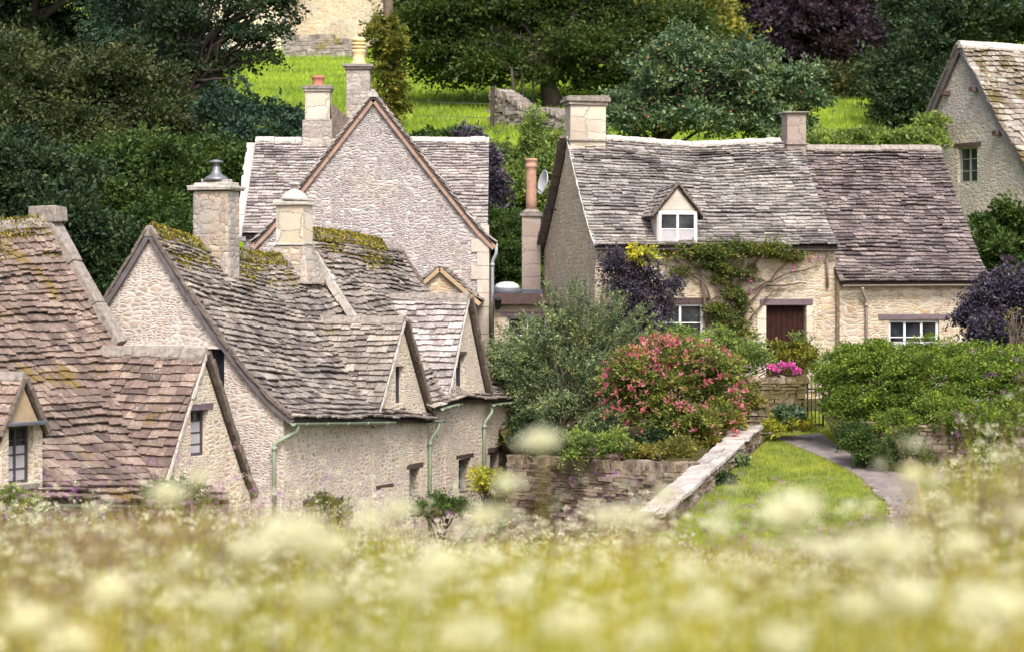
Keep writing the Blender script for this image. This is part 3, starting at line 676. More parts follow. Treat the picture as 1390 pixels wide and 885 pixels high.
def limbs(name, mat, parent, base, tips, r0, seed, trunk_top=None, n=None):
    rng = random.Random(seed); mb = MB(); base = Vector(base); top = Vector(trunk_top) if trunk_top is not None else base+Vector((0, 0, 2))
    k = 6; mb.tube([base.lerp(top, i/k)+Vector((rng.uniform(-1, 1), rng.uniform(-1, 1), 0))*r0*0.3*(i > 0) for i in range(k+1)], [r0*(1.25-0.6*i/k) for i in range(k+1)], 9)
    for t in tips:
        t = Vector(t[:3]); st = base.lerp(top, rng.uniform(0.55, 1.0)); L = (t-st).length; pts = []
        for i in range(6):
            f = i/5; q = st.lerp(t, f); q = q+Vector((rng.uniform(-1, 1), rng.uniform(-1, 1), rng.uniform(-0.5, 1)))*L*0.05*(0 < i < 5); q.z += L*0.08*math.sin(math.pi*f); pts.append(q)
        mb.tube(pts, [r0*0.5*(1-0.85*i/5)+0.008 for i in range(6)], 6)
    return mb.build(name, mat, parent)
def tree(kind, label, cat, lobes, mat, nclump, clr, per, size, seed, trunk=True, base=None, r0=0.25, group=None, bark='bark', fol='crown', **k):
    L0 = lobes[0]; bx = base if base is not None else (L0[0], L0[1], ground(L0[0], L0[1])-0.1)
    t = thing(kind, label, cat, bx, group)
    o, CC = foliage(fol, M[mat], t, lobes, nclump, clr, per, size, seed, **k)
    if trunk:
        rr = np.random.RandomState(seed+5); tips = [l[:3] for l in lobes]+[tuple(CC[i]) for i in rr.choice(len(CC), min(len(CC), k.get('nl', 14)), replace=False)]
        zt = np.mean([l[2] for l in lobes]); 
        limbs('trunk' if r0 > 0.08 else 'stem', M[bark], t, bx, tips, r0, seed, (bx[0]*0.7+L0[0]*0.3, bx[1], bx[2]+(zt-bx[2])*0.75))
    return t

# ================================================================ LEFT ROW
def lin(*pts): return lambda a: interp(a, list(pts))
fA = Fr((-4.97, 41.3), (.42, .9075), (.9075, -.42))
A = thing('stone_cottage', 'big brown stone-tiled cottage at the left edge with two gabled dormers, lowest of the row', 'cottage', fA.W(-3, -3, -5.4))
HA = House(A, fA, -9, -0.05, -3.58, 3.58, -5.8, lin((-9,-2.7),(0,-3.38)), lin((-9,0.75),(-1.4,1.14),(0,1.26)), 0.28, 0.2, 0.1)
wA = HA.body('wall', M['wall_row'], 12)
HA.roof('roof', M['tileA'], 11, 0.08, 0.20, (0.14, 0.36), sag=0.05)
HA.ridge(M['capstone'], 3, 'ridge')
# parapet coping on the right verge
mb = MB(); rng = random.Random(4)
n = 9
for i in range(n):
    p = HA.surf(0.02, i/n*0.98, -1); q = HA.surf(0.02, (i+1)/n*0.98, -1)
for side in (1, -1):
    t = 0
    for i in range(7 if side == 1 else 8):
        p = HA.surf(0.0, t, side); q = HA.surf(0.0, min(0.56 if side == 1 else 1, t+0.13), side); t += 0.13
        if side == 1 and t > 0.5: break
        d = q-p; N = fA.r.cross(d).normalized(); N = N if N.z > 0 else -N
        mb.box((p+q)/2+N*0.07, d*0.49, fA.r*0.15, N*0.11, 0, 0.015, rng)
p = HA.surf(0.0, 0, 1); mb.box(p+Vector((0, 0, 0.16)), fA.r*0.18, fA.d*0.3, Vector((0, 0, 0.14)), 0, 0.02, rng)
mb.build('parapet', M['capstone'], A, bevel=0.02)
sA2 = fA.sub(-0.59)
A2 = House(A, sA2, -2.9, 0.02, 0, 1.52, -5.8, -3.50, -1.0, 0.02, 0.06, 0.06)
wA2 = A2.body('dormer_wall', M['wall_row'], 4, 0.05)
A2.roof('dormer_roof', M['tileA'], 12, 0.12, 0.19, (0.18, 0.4)); A2.ridge(M['capstone'], 5, 'dormer_ridge', 0.12)
verge_rag(A2, 0.06, M['verge'], 3, 1, w=0.15, h=0.10, dz=0.02); verge_rag(A2, 0.06, M['mortar'], 4, -1, w=0.06, h=0.06, dz=-0.03)
c = fA.W(-0.72, 0.02, (YH-587)/FP*40.7); cA2 = c
cut(wA2, [wbox(c, fA.r, fA.d, 0.55, 0.78)])
window(A, c, fA.r, fA.d, 0.55, 0.78, M['darkframe'], 1, 4, 0.05, lintel=M['purplelintel'], lint_ext=0.14, lh=0.09, curtain=0.7)
sA1 = fA.sub(-5.7)
A1 = House(A, sA1, -1.8, 0.06, 0, 0.5, -5.8, -2.0, -1.27, 0.0, 0.07, 0.05)
wA1 = A1.body('dormer_wall', M['wall_row'], 4, 0.04)
A1.roof('dormer_roof', M['tileA'], 13, 0.14, 0.2, (0.18, 0.35)); A1.ridge(M['capstone'], 6, 'dormer_ridge', 0.09)
verge_rag(A1, 0.1, M['verge'], 8, 1, w=0.1, h=0.09); verge_rag(A1, 0.1, M['verge'], 9, -1, w=0.08, h=0.06)
mbt = MB(); q = fA.W(-5.7, 0.075, 0)
mbt.add([q+fA.r*-0.36+Vector((0,0,-1.93)), q+fA.r*0.36+Vector((0,0,-1.93)), q+Vector((0,0,-1.38)), q+fA.r*-0.36+fA.d*-.05+Vector((0,0,-1.93)), q+fA.r*0.36+fA.d*-.05+Vector((0,0,-1.93)), q+fA.d*-.05+Vector((0,0,-1.38))], [(0,1,2),(5,4,3),(0,3,4,1),(1,4,5,2),(2,5,3,0)])
mbt.build('gable_render', M['tan'], A)
c = fA.W(-5.73, 0.06, (YH-617)/FP*36.1)
cut(wA1, [wbox(c, fA.r, fA.d, 0.62, 0.86)])
window(A, c, fA.r, fA.d, 0.62, 0.86, M['darkframe'], 2, 4, 0.045, sill=M['capstone'], curtain=0.6)
mbl = MB(); mbl.box(fA.W(-5.73, 0.13, c.z+0.47), fA.r*0.42, fA.d*0.1, Vector((0, 0, 0.025)), 0, 0.01); mbl.build('lead_canopy', M['lead'], A, bevel=0.01)
gutter(A, fA.W(-5.1, 0.26, HA.surf(-5.1,1,1).z-0.05), fA.W(-0.1, 0.26, HA.surf(-0.1,1,1).z-0.06), M['gutter_green'], 0.05)

fB = Fr((-3.97, 42), (.35, .937), (.937, -.35))
B = thing('stone_cottage', 'cottage with the pale rubble gable facing left and sagging mossy ridge, second in the row', 'cottage', fB.W(3, -2.6, -5.4))
HB = House(B, fB, 0, 6.4, -2.6, 2.6, -5.8, lin((0,-2.02),(4.7,-2.27),(6.6,-2.36)), lin((0,1.12),(2,0.86),(3.9,0.68),(5.4,0.66),(6.4,0.72)), 0.22, 0.2, 0.1)
wB = HB.body('wall', M['wall_row'], 10)
wB.data.materials.append(M['wall_gable'])
HB.roof('roof', M['tileB'], 21, 0.07, 0.19, (0.13, 0.34), sag=0.045); HB.ridge(M['capstone'], 7, 'ridge', A1=6.3)
HB.verge(-0.07, M['timber'], 0.04, 0.09, dz=-0.05)
verge_rag(HB, -0.06, M['verge'], 18, 1, w=0.12, h=0.05, dz=0.03); verge_rag(HB, -0.06, M['verge'], 19, -1, w=0.12, h=0.05, dz=0.03)
s2 = fB.sub(5.2)
B2 = House(B, s2, -1.95, 0.02, 0, 1.38, -5.8, -2.46, -0.52, 0.02, 0.06, 0.06)
wB2 = B2.body('dormer_wall', M['wall_row'], 4, 0.05)
B2.roof('dormer_roof', M['tileB'], 22, 0.11, 0.16, (0.16, 0.34)); B2.ridge(M['capstone'], 8, 'dormer_ridge', 0.11)
verge_rag(B2, 0.07, M['verge'], 5, 1, w=0.15, h=0.10, dz=0.03); verge_rag(B2, 0.06, M['mortar'], 6, -1, w=0.06, h=0.06, dz=-0.03)
g1 = fB.W(5.1, 0.02, (YH-522)/FP*46.8)
wins = [(g1, 0.42, 0.72)]
cut(wB2, [wbox(g1, fB.r, fB.d, 0.42, 0.72)])
window(B, g1, fB.r, fB.d, 0.42, 0.72, M['darkframe'], 1, 3, 0.045, bar=0.02)
lw_ = []
for px, py, w_, h_, Yq in ((521, 673, 0.5, 0.62, 0),):
    pass
def rowpt(px, py, off=0.0):    # point on the front wall of the row seen at a photo point
    k = (px-CX)/FP; L = (k*42+3.97)/(0.35-k*0.937); p = fB.W(L, off, 0); return L, (YH-py)/FP*p.y
cb = []
L1, z1 = rowpt(424, 700); L2, z2 = rowpt(521, 682)
ca = fB.W(L1, 0, z1); cbb = fB.W(L2, 0, z2)
# front walls windows low down
cut(wB, [wbox(fB.W(L1, 0, z1-0.1), fB.r, fB.d, 0.55, 0.6), wbox(fB.W(L2, 0, z2-0.15), fB.r, fB.d, 0.6, 0.7),
         (fB.W(0, -1.32, (YH-500)/FP*42.45), fB.d*0.17, fB.r*0.25, Vector((0, 0, 0.36)))])
for p in wB.data.polygons:
    if p.normal.dot(-fB.r) > 0.8: p.material_index = 1
window(B, fB.W(L1, 0, z1-0.1), fB.r, fB.d, 0.55, 0.6, M['darkframe'], 2, 2, lintel=M['lintel'], lint_ext=0.12, lh=0.12)
window(B, fB.W(L2, 0, z2-0.15), fB.r, fB.d, 0.6, 0.7, M['darkframe'], 2, 2, lintel=M['lintel'], lint_ext=0.12, lh=0.14)
window(B, fB.W(0, -1.32, (YH-500)/FP*42.45), fB.d, -fB.r, 0.34, 0.72, M['lintel'], 1, 1, 0.04, recess=0.16)
mbq = MB(); mbq.box(fB.W(-0.02, -2.55, (YH-470)/FP*42.9), fB.d*1.5, fB.r*0.035, Vector((0, 0, 0.025)), 0, 0.01); mbq.build('string_course', M['lightcap'], B)
Lp, zp = rowpt(365, 580)
gA = HB.surf(0.0, 1, 1); gB = HB.surf(3.95, 1, 1)
gutter(B, fB.W(-0.15, 0.26, gA.z-0.05), fB.W(4.25, 0.26, gB.z-0.05), M['gutter_green'], 0.055, brackets=5)
pipe(B, [fB.W(0.02, 0.26, gA.z-0.09), fB.W(0.02, 0.26, gA.z-0.2), fB.W(-0.12, -0.12, gA.z-0.42), fB.W(-0.12, -0.12, gA.z-2.1)], M['gutter_green'], 0.036, collars=(fB.W(-0.12, -0.12, gA.z-0.5), fB.W(-0.12, -0.12, gA.z-1.3)), foot=fB.W(-0.12, -0.12, gA.z-2.15))
# moss and chimney
def moss(root, H, a0, a1, n, seed, side=1, spread=0.35, sz=0.05):
    r = np.random.RandomState(seed); pts = []; 
    a = r.uniform(a0, a1, n); t = np.abs(r.normal(0, spread, n))/3.0
    den = snoise(np.stack([a*0.9, t*2, a*0], 1), seed)
    for i in range(n):
        if t[i] > 0.05+0.10*(den[i]+1): continue
        s = side if r.rand() < 0.8 else -side
        p = H.surf(a[i], min(t[i]*(1 if s == side else 0.4), 0.9), s); pts.append((p.x, p.y, p.z+0.05+(0.07 if t[i] < 0.06 else 0.0)+r.uniform(0, 0.04)))
    C = np.array(pts); A_ = r.normal(size=C.shape)*0.6; A_[:, 2] += 0.9; A_[:, :2] += np.array([H.fr.d.x, H.fr.d.y])*side*0.5
    V, F_ = leafmesh(C, A_, sz*r.uniform(0.5, 1.3, len(C)), r, 0.8)
    return tag(fast_mesh('moss', V, F_, M['moss'], root))
moss(B, HB, 0.0, 1.8, 4500, 1); moss(B, HB, 2.5, 5.2, 5500, 2); moss(A, HA, -4, -0.2, 4500, 5, spread=0.25)
chimney(B, fB, 2.3, -2.5, 0.5, 0.76, 0.2, 1.93, M['ashlar_grey'], M['lightcap'], ((0.06, 0.08), (-0.02, 0.07), (-0.12, 0.06)), base=((0.07, 0.05, 1.99),),
        pots=((0, 0, [(0.25, 0), (0.2, 0.06), (0.1, 0.12), (0.075, 0.2), (0.07, 0.27), (0.05, 0.28), (0.05, 0.33), (0.14, 0.335), (0.13, 0.36), (0.03, 0.39)], M['metal'], 'cowl'),), bevel=0.06)
C = thing('stone_cottage', 'end cottage of the row with a lichen-whitened dormer and brightest mossy ridge', 'cottage', fB.W(8.8, -2.6, -5.4))
HC = House(C, fB, 6.42, 11.1, -2.6, 2.6, -5.8, lin((6.4,-2.1),(7.8,-2.0),(11.3,-2.14)), lin((6.4,1.22),(8.5,1.17),(10.9,1.0)), 0.24, 0.2, 0.08)
wC = HC.body('wall', M['wall_row'], 8)
HC.roof('roof', M['tileB'], 31, 0.07, 0.18, (0.13, 0.34), sag=0.05); HC.ridge(M['capstone'], 9, 'ridge')
verge_rag(HC, 6.36, M['lightcap'], 20, 1, w=0.14, h=0.16, dz=-0.06, t1=0.62); verge_rag(HC, 6.36, M['lightcap'], 22, -1, w=0.14, h=0.14, dz=-0.06)
verge_rag(HC, 11.16, M['verge'], 21, 1, w=0.14, h=0.06, dz=0.02)
s3 = fB.sub(8.6)
C2 = House(C, s3, -2.2, 0.02, 0, 1.15, -5.8, -2.14, -0.08, 0.02, 0.06, 0.06)
wC2 = C2.body('dormer_wall', M['wall_row'], 4, 0.05)
C2.roof('dormer_roof', M['tileD'], 32, 0.11, 0.16, (0.16, 0.34)); C2.ridge(M['capstone'], 10, 'dormer_ridge', 0.11)
verge_rag(C2, 0.07, M['verge'], 15, 1, w=0.15, h=0.10, dz=0.03); verge_rag(C2, 0.06, M['mortar'], 16, -1, w=0.06, h=0.06, dz=-0.03)
L3, z3 = rowpt(624, 506); g3 = fB.W(L3, 0.02, z3)
cut(wC2, [wbox(g3, fB.r, fB.d, 0.5, 0.76)])
window(C, g3, fB.r, fB.d, 0.5, 0.76, M['darkframe'], 2, 3, 0.04, bar=0.018, lintel=M['lintel'], lint_ext=0.05, lh=0.06)
cw = []
for px, py, w_, h_ in ((562, 668, 0.55, 0.95), (630, 645, 0.7, 0.7), (671, 635, 0.5, 0.7)):
    L, z = rowpt(px, py); cw.append((fB.W(L, 0, z), w_, h_))
cut(wC, [wbox(c, fB.r, fB.d, w_, h_) for c, w_, h_ in cw if (c-fB.O).dot(fB.r) > 6.7])
cut(wC2, [wbox(c, fB.r, fB.d, w_, h_) for c, w_, h_ in cw if abs((c-fB.O).dot(fB.r)-8.6) < 1.1]+[wbox(g3, fB.r, fB.d, 0.5, 0.76)])
cut(wB2, [wbox(c, fB.r, fB.d, w_, h_) for c, w_, h_ in cw if abs((c-fB.O).dot(fB.r)-5.2) < 1.35]+[wbox(g1, fB.r, fB.d, 0.42, 0.72)])
cut(wB, [wbox(c, fB.r, fB.d, w_, h_) for c, w_, h_ in cw if (c-fB.O).dot(fB.r) < 6.3] or [wbox(fB.W(L2, 0, z2-0.15), fB.r, fB.d, 0.6, 0.7)])
for p in wB.data.polygons: p.material_index = 1 if p.normal.dot(-fB.r) > 0.8 and (p.center+OFF[wB.name]-fB.O).dot(fB.r) < 0.3 else 0
for i, (c, w_, h_) in enumerate(cw):
    window(B if i == 0 else C, c, fB.r, fB.d, w_, h_, M['greyframe'] if i < 2 else M['darkframe'], 2 if i == 1 else 1, 3, 0.05, recess=0.2, lintel=M['lintel'], lint_ext=0.14, lh=0.09)
q0, q1 = HC.surf(7.0, 1, 1), HC.surf(7.6, 1, 1)
gutter(C, fB.W(6.7, 0.26, q0.z-0.05), fB.W(7.7, 0.26, q1.z-0.04), M['gutter_green'], 0.05, brackets=2)
q = HC.surf(10.5, 1, 1); gutter(C, fB.W(9.55, 0.26, q.z-0.05), fB.W(11.3, 0.26, q.z-0.05), M['gutter_green'], 0.05, brackets=3)
for root, L, zt, ln in ((B, 6.62, -2.52, 2.3), (C, 9.62, q.z-0.08, 2.2)):
    if root is B: gutter(root, fB.W(6.4, 0.2, zt+0.02), fB.W(6.95, 0.2, zt+0.02), M['gutter_green'], 0.05, brackets=1)
    pipe(root, [fB.W(L, 0.2, zt), fB.W(L, 0.2, zt-0.14), fB.W(L-0.12, 0.07, zt-0.36), fB.W(L-0.12, 0.07, zt-ln)], M['gutter_green'], 0.036, collars=(fB.W(L-0.12, 0.07, zt-0.44), fB.W(L-0.12, 0.07, zt-1.5)))
chimney(C, fB, 5.75, -2.55, 0.46, 0.6, 1.0, 1.78, M['ashlar'], M['lightcap'], ((0.05, 0.07), (0.02, 0.05)),
        pots=((0, 0, [(0.3, 0), (0.28, 0.05), (0.2, 0.14), (0.1, 0.2), (0.06, 0.22), (0.06, 0.3), (0.12, 0.305), (0.12, 0.34), (0.06, 0.36)], M['lightcap'], 'cowl'),), base=((0.05, 0.04, 1.0),), name='chimney')
mb = MB()
for k in range(1): 
    b = fB.W(5.75, -2.55, 0.0); P0 = []
    for z, wa, wb in ((0.1, 0.75, 0.85), (0.55, 0.62, 0.8), (0.98, 0.50, 0.64)):
        pass
    mb.hexa([b+fB.r*sx*0.42+fB.d*sy*0.5+Vector((0,0,0.2)) for sx, sy in ((-1,-1),(1,-1),(1,1),(-1,1))]+[b+fB.r*sx*0.25+fB.d*sy*0.33+Vector((0,0,0.98)) for sx, sy in ((-1,-1),(1,-1),(1,1),(-1,1))])
mb.build('chimney_base', M['ashlar_grey'], C, uv=True, recalc=True, bevel=0.03)
moss(C, HC, 6.5, 10.2, 7500, 3, spread=0.22)

# ================================================================ TALL GABLED HOUSE BEHIND
fD = Fr((0, 57.3), (1, 0), (0, -1))
D = thing('gabled_house', 'tall house with a large pale rubble gable in the middle, behind the row of cottages', 'house', (-3.3, 59, -3.4))
HD = House(D, fD, -6.35, -0.62, -3.1, 3.1, -3.6, 1.42, 3.82, 0.05, 0.15, 0.05)
wD = HD.body('wall', M['wall_grey'], 6)
HD.roof('roof', M['tileD'], 41, 0.09, 0.16, (0.14, 0.36)); HD.ridge(M['lightcap'], 12, 'ridge', 0.16)
verge_rag(HD, -6.45, M['lightcap'], 25, 1, w=0.32, h=0.1, dz=-0.12)
sD = fD.sub(-3.265)
D2 = House(D, sD, -4.4, 0.36, 0, 2.72, -3.6, 1.25, 4.70, 0.02, 0.12, 0.12)
wD2 = D2.body('gable_wall', M['wall_grey'], 4)
D2.roof('gable_roof', M['tileD'], 42, 0.12, 0.24, (0.18, 0.45)); D2.ridge(M['lightcap'], 13, 'gable_ridge', 0.12)
D2.verge(0.43, M['redtimber'], 0.04, 0.13, dz=-0.10)
mb = MB()
for k in range(12):
    z = -2.2+k*0.32; w_ = 0.28 if k % 2 else 0.42
    mb.box(Vector((-0.54-w_/2, 56.93, z+0.155)), Vector((w_/2, 0, 0)), Vector((0, 0.03, 0)), Vector((0, 0, 0.155)), 0, 0.004)
mb.build('quoin', M['render'], D)
pD = Vector((-0.40, 57.1, 1.0))
mb = MB(); 
pipe(D, [Vector((-0.38, 56.9, 1.12)), Vector((-0.36, 56.9, 0.98)), Vector((-0.46, 56.98, 0.78)), Vector((-0.46, 56.98, -1.6))], M['gutter_grey'], 0.04, collars=(Vector((-0.46, 56.98, 0.7)),))
gutter(D, Vector((-0.42, 56.95, 1.2)), Vector((-0.42, 59.5, 1.2)), M['white'], 0.06, brackets=3)
chimney(D, fD, -4.85, -3.2, 0.62, 0.6, 4.3, 5.05, M['ashlar'], M['capstone'], ((0.03, 0.07), (0.06, 0.08)),
        pots=((0, 0, [(0.16, 0), (0.15, 0.05), (0.14, 0.16), (0.15, 0.2), (0.17, 0.22), (0.17, 0.28), (0.13, 0.28)], M['redclay'], 'chimney_pot'),), base=((0.06, 0.05, 4.32),))
mb = MB(); mb.box(fD.W(-4.85, -3.2, 3.6), fD.r*0.37, fD.d*0.36, Vector((0,0,0.7))); mb.build('chimney_base', M['ashlar_grey'], D, uv=True, recalc=True, bevel=0.02)
mb = MB(); mb.hexa([fD.W(x, y, 3.5) for x, y in ((-4.5,-3.4),(-3.8,-3.4),(-3.8,-3.0),(-4.5,-3.0))]+[fD.W(x, y, z) for x, y, z in ((-4.5,-3.4,4.75),(-3.8,-3.4,4.2),(-3.8,-3.0,4.2),(-4.5,-3.0,4.75))]); mb.build('parapet', M['verge'], D)
pf = [(0.2, 0), (0.19, 0.06), (0.16, 0.1), (0.155, 0.25), (0.17, 0.3), (0.175, 0.32)]
z = 0.34
for k in range(3): pf += [(0.185, z), (0.185, z+0.05), (0.13, z+0.055), (0.13, z+0.08)]; z += 0.09
pf += [(0.18, z), (0.17, z+0.06), (0.14, z+0.1), (0.12, z+0.1)]
chimney(D, fD, -3.92, -4.5, 0.6, 0.55, 4.25, 5.72, M['ashlar_grey'], M['capstone'], ((0.05, 0.07), (0.09, 0.08)), pots=((0, 0, pf, M['buffclay'], 'chimney_pot'),), base=((0.09, 0.05, 4.45),))
fE = Fr((-1.62, 54.2), (0, -1), (1, 0))
E = thing('stone_porch', 'small gabled stone outbuilding with cream barge boards in front of the tall gable', 'outbuilding', (-1.62, 55, -4))
HE = House(E, fE, -3.0, 0, 0, 0.80, -4.4, -0.08, 0.62, 0.0, 0.1, 0.12)
HE.body('wall', M['wall_coursed'], 3); HE.roof('roof', M['tileB'], 51, 0.12, 0.18, (0.16, 0.35)); HE.verge(0.1, M['tan'], 0.03, 0.09, dz=-0.05)

# annex with flat roof between the houses
J = thing('flat_roofed_annex', 'low flat-roofed stone annex between the tall gable and the long cottage', 'annex', (0.3, 57.5, -2.6))
def blk(name, x0, x1, y0, y1, z0, z1, mat, par, bev=0.0, uv=True):
    mb = MB(); mb.box(Vector(((x0+x1)/2, (y0+y1)/2, (z0+z1)/2)), Vector(((x1-x0)/2, 0, 0)), Vector((0, (y1-y0)/2, 0)), Vector((0, 0, (z1-z0)/2)))
    return mb.build(name, mat, par, uv=uv, recalc=True, bevel=bev)
wJ = blk('wall', -0.42, 0.98, 56.4, 60, -3.4, -0.12, M['wall_coursed'], J)
blk('roof', -0.44, 1.05, 56.25, 60.1, -0.10, 0.0, M['lead'], J, 0.01); blk('fascia', -0.44, 1.06, 56.18, 56.24, -0.22, 0.03, M['lintel'], J)
cj = Vector((0.35, 56.4, -0.95)); cut(wJ, [wbox(cj, Vector((1,0,0)), Vector((0,-1,0)), 0.95, 0.9)])
window(J, cj, Vector((1,0,0)), Vector((0,-1,0)), 0.95, 0.9, M['white'], 2, 2, 0.06, lintel=M['purplelintel'])
mb = MB(); mb.lathe(Vector((-0.12, 57.6, 0.0)), [(0.36, 0), (0.36, 0.13), (0.34, 0.14)], 24); o = mb.build('skylight', M['lead'], J)
mb = MB(); mb.lathe(Vector((-0.12, 57.6, 0.14)), [(0.31, 0), (0.30, 0.05), (0.25, 0.11), (0.16, 0.15), (0.05, 0.165)], 24); mb.build('skylight_dome', M['dome'], o)
st = Vector((0.47, 59.0, 0))
def stack(par):
    mb = MB(); mb.box(st+Vector((0, 0, 0.9)), Vector((0.23, 0, 0)), Vector((0, 0.23, 0)), Vector((0, 0, 1.0))); o = mb.build('chimney', M['ashlar_brown'], par, uv=True, recalc=True, bevel=0.01)
    mc = MB(); mc.box(st+Vector((0, 0, 1.94)), Vector((0.28, 0, 0)), Vector((0, 0.28, 0)), Vector((0, 0, 0.04)), 0, 0.01); mc.lathe(st+Vector((0, 0, 1.98)), [(0.27, 0), (0.2, 0.06), (0.14, 0.1)], 12); mc.build('chimney_cap', M['capstone'], o)
    mp = MB(); mp.lathe(st+Vector((0, 0, 2.0)), [(0.135, 0), (0.13, 0.3), (0.122, 1.0), (0.125, 1.08), (0.145, 1.1), (0.145, 1.15), (0.13, 1.17), (0.13, 1.24), (0.15, 1.26), (0.15, 1.31), (0.10, 1.31)], 20); mp.build('chimney_pot', M['clay'], o)
    ml = MB(); ml.box(st+Vector((0, 0, 0.06)), Vector((0.29, 0, 0)), Vector((0, 0.29, 0)), Vector((0, 0, 0.06))); ml.build('lead_flashing', M['lead'], o)
stack(J)
lt = thing('wall_lantern', 'black iron wall lantern beside the grey drainpipe', 'lantern', P(676, 415, 56.2))
c = P(676, 412, 56.2); mb = MB(); mb.lathe(c+Vector((0, 0, -0.14)), [(0.05, 0), (0.06, 0.02), (0.09, 0.2), (0.1, 0.21), (0.04, 0.27), (0.01, 0.31)], 6); mb.build('lantern_body', M['iron'], lt)
mb = MB(); mb.tube([c+Vector((0, 0, 0.17)), c+Vector((0, 0.08, 0.2)), c+Vector((0, 0.2, 0.12))], 0.012, 6); mb.build('bracket', M['iron'], lt)
# satellite dish on the rear corner of the long cottage
ds = thing('satellite_dish', 'grey satellite dish on a bracket behind the long cottage gable', 'satellite dish', P(740, 250, 59.6))
c = P(741, 249, 59.6); ax = Vector((-0.93, -0.33, 0.2)).normalized(); u = ax.cross(Vector((0, 0, 1))).normalized(); v = u.cross(ax); mb = MB(); V = []; n = 20
for rr, dd in ((0.0, 0.0), (0.12, 0.012), (0.2, 0.035), (0.27, 0.07), (0.31, 0.1)):
    for k in range(n): a = 2*math.pi*k/n; V.append(c+ax*dd+(u*math.cos(a)+v*math.sin(a))*max(rr, 0.005))
mb.add(V, [(i*n+k, i*n+(k+1) % n, (i+1)*n+(k+1) % n, (i+1)*n+k) for i in range(4) for k in range(n)], 0, True)
o = mb.build('dish', M['dish'], ds); md = o.modifiers.new('s', 'SOLIDIFY'); md.thickness = 0.012
mb = MB(); mb.tube([c-v*0.28, c+ax*0.32-v*0.12], 0.012, 6); mb.box(c+ax*0.35-v*0.1, ax*0.06, u*0.025, v*0.025); mb.build('receiver_arm', M['iron'], ds)
mb = MB(); mb.tube([c-ax*0.01, c-ax*0.1, Vector((0.95, 58.9, c.z-0.15)), Vector((1.05, 58.3, c.z-0.2))], 0.02, 6); mb.build('bracket', M['metal'], ds)

# ================================================================ LONG COTTAGE ON THE RIGHT
fF = Fr((1.8, 53), (.985, .174), (.174, -.985))
Fh = thing('stone_cottage', 'long cottage with a white dormer, maroon plank door and climbing rose', 'cottage', fF.W(2.7, -3, -2.5))
H1 = House(Fh, fF, 0.02, 5.5, -3.0, 3.0, -3.2, 1.10, lin((0,3.62),(1,3.58),(3,3.46),(5.5,3.60)), 0.10, 0.17, 0.04)
w1 = H1.body('wall', M['wall_coursed'], 8)
H1.roof('roof', M['tileF'], 61, 0.075, 0.145, (0.13, 0.36), sag=0.03)
H1.ridge(M['lightcap'], 14, 'ridge', 0.12, (0.12, 0.3), A0=0.9, A1=5.1)
verge_rag(H1, 0.0, M['mortar'], 30, 1, w=0.07, h=0.05, dz=0.0); verge_rag(H1, -0.06, M['verge'], 31, -1, w=0.24, h=0.09, dz=0.03)
pdw = fF.W(1.95, 0, -0.62); pdo = fF.W(4.36, 0, -1.25)
cut(w1, [wbox(pdw, fF.r, fF.d, 1.05, 0.85), (pdo-fF.d*0.08+Vector((0, 0, 0.03)), fF.r*0.46, fF.d*0.18, Vector((0, 0, 0.98)))])
w1.data.materials.append(M['wall_fine'])
for p in w1.data.polygons: p.material_index = 1 if p.normal.dot(-fF.r) > 0.9 and (p.center+OFF[w1.name]-fF.O).dot(fF.r) < 0.2 else 0
window(Fh, pdw, fF.r, fF.d, 1.05, 0.85, M['white'], 2, 2, 0.06, lintel=M['lintel'], lint_ext=0.15, lh=0.12, recess=0.08)
mb = MB(); dc = pdo-fF.d*0.16+Vector((0, 0, 0.03))
for i in range(7): mb.box(dc+fF.r*((i-3)*0.126), fF.r*0.0605, fF.d*0.02, Vector((0, 0, 0.96)))
dr = mb.build('door', M['door'], Fh, bevel=0.004)
mb = MB(); mb.box(dc+fF.d*0.03+fF.r*0.02+Vector((0, 0, 0.02)), fF.r*0.05, fF.d*0.012, Vector((0, 0, 0.12))); mb.build('letter_plate', M['iron'], dr)
mb = MB(); mb.lathe(dc+fF.d*0.05-fF.r*0.35+Vector((0, 0, -0.05)), [(0.02, -0.02), (0.03, 0), (0.02, 0.02)], 8); mb.build('handle', M['iron'], dr)
mb = MB(); mb.box(fF.W(4.36, -0.03, -0.16), fF.r*0.6, fF.d*0.07, Vector((0, 0, 0.065)), 0, 0.008); mb.build('lintel', M['purplelintel'], Fh)
mb = MB()
for s_ in (-1, 1): mb.box(fF.W(4.36+s_*0.57, 0.012, -1.2), fF.r*0.10, fF.d*0.02, Vector((0, 0, 0.95)), 0, 0.004)
mb.build('door_surround', M['tan'] if 0 else M['ashlar'], Fh, uv=True)
z1_ = H1.surf(2, 1, 1).z
gutter(Fh, fF.W(0.0, 0.22, z1_-0.05), fF.W(5.55, 0.22, z1_-0.06), M['gutter_dark'], 0.05, brackets=6)
pipe(Fh, [fF.W(5.28, 0.2, z1_-0.1), fF.W(5.28, 0.08, z1_-0.25), fF.W(5.30, 0.06, z1_-0.9)], M['gutter_tan'], 0.03)
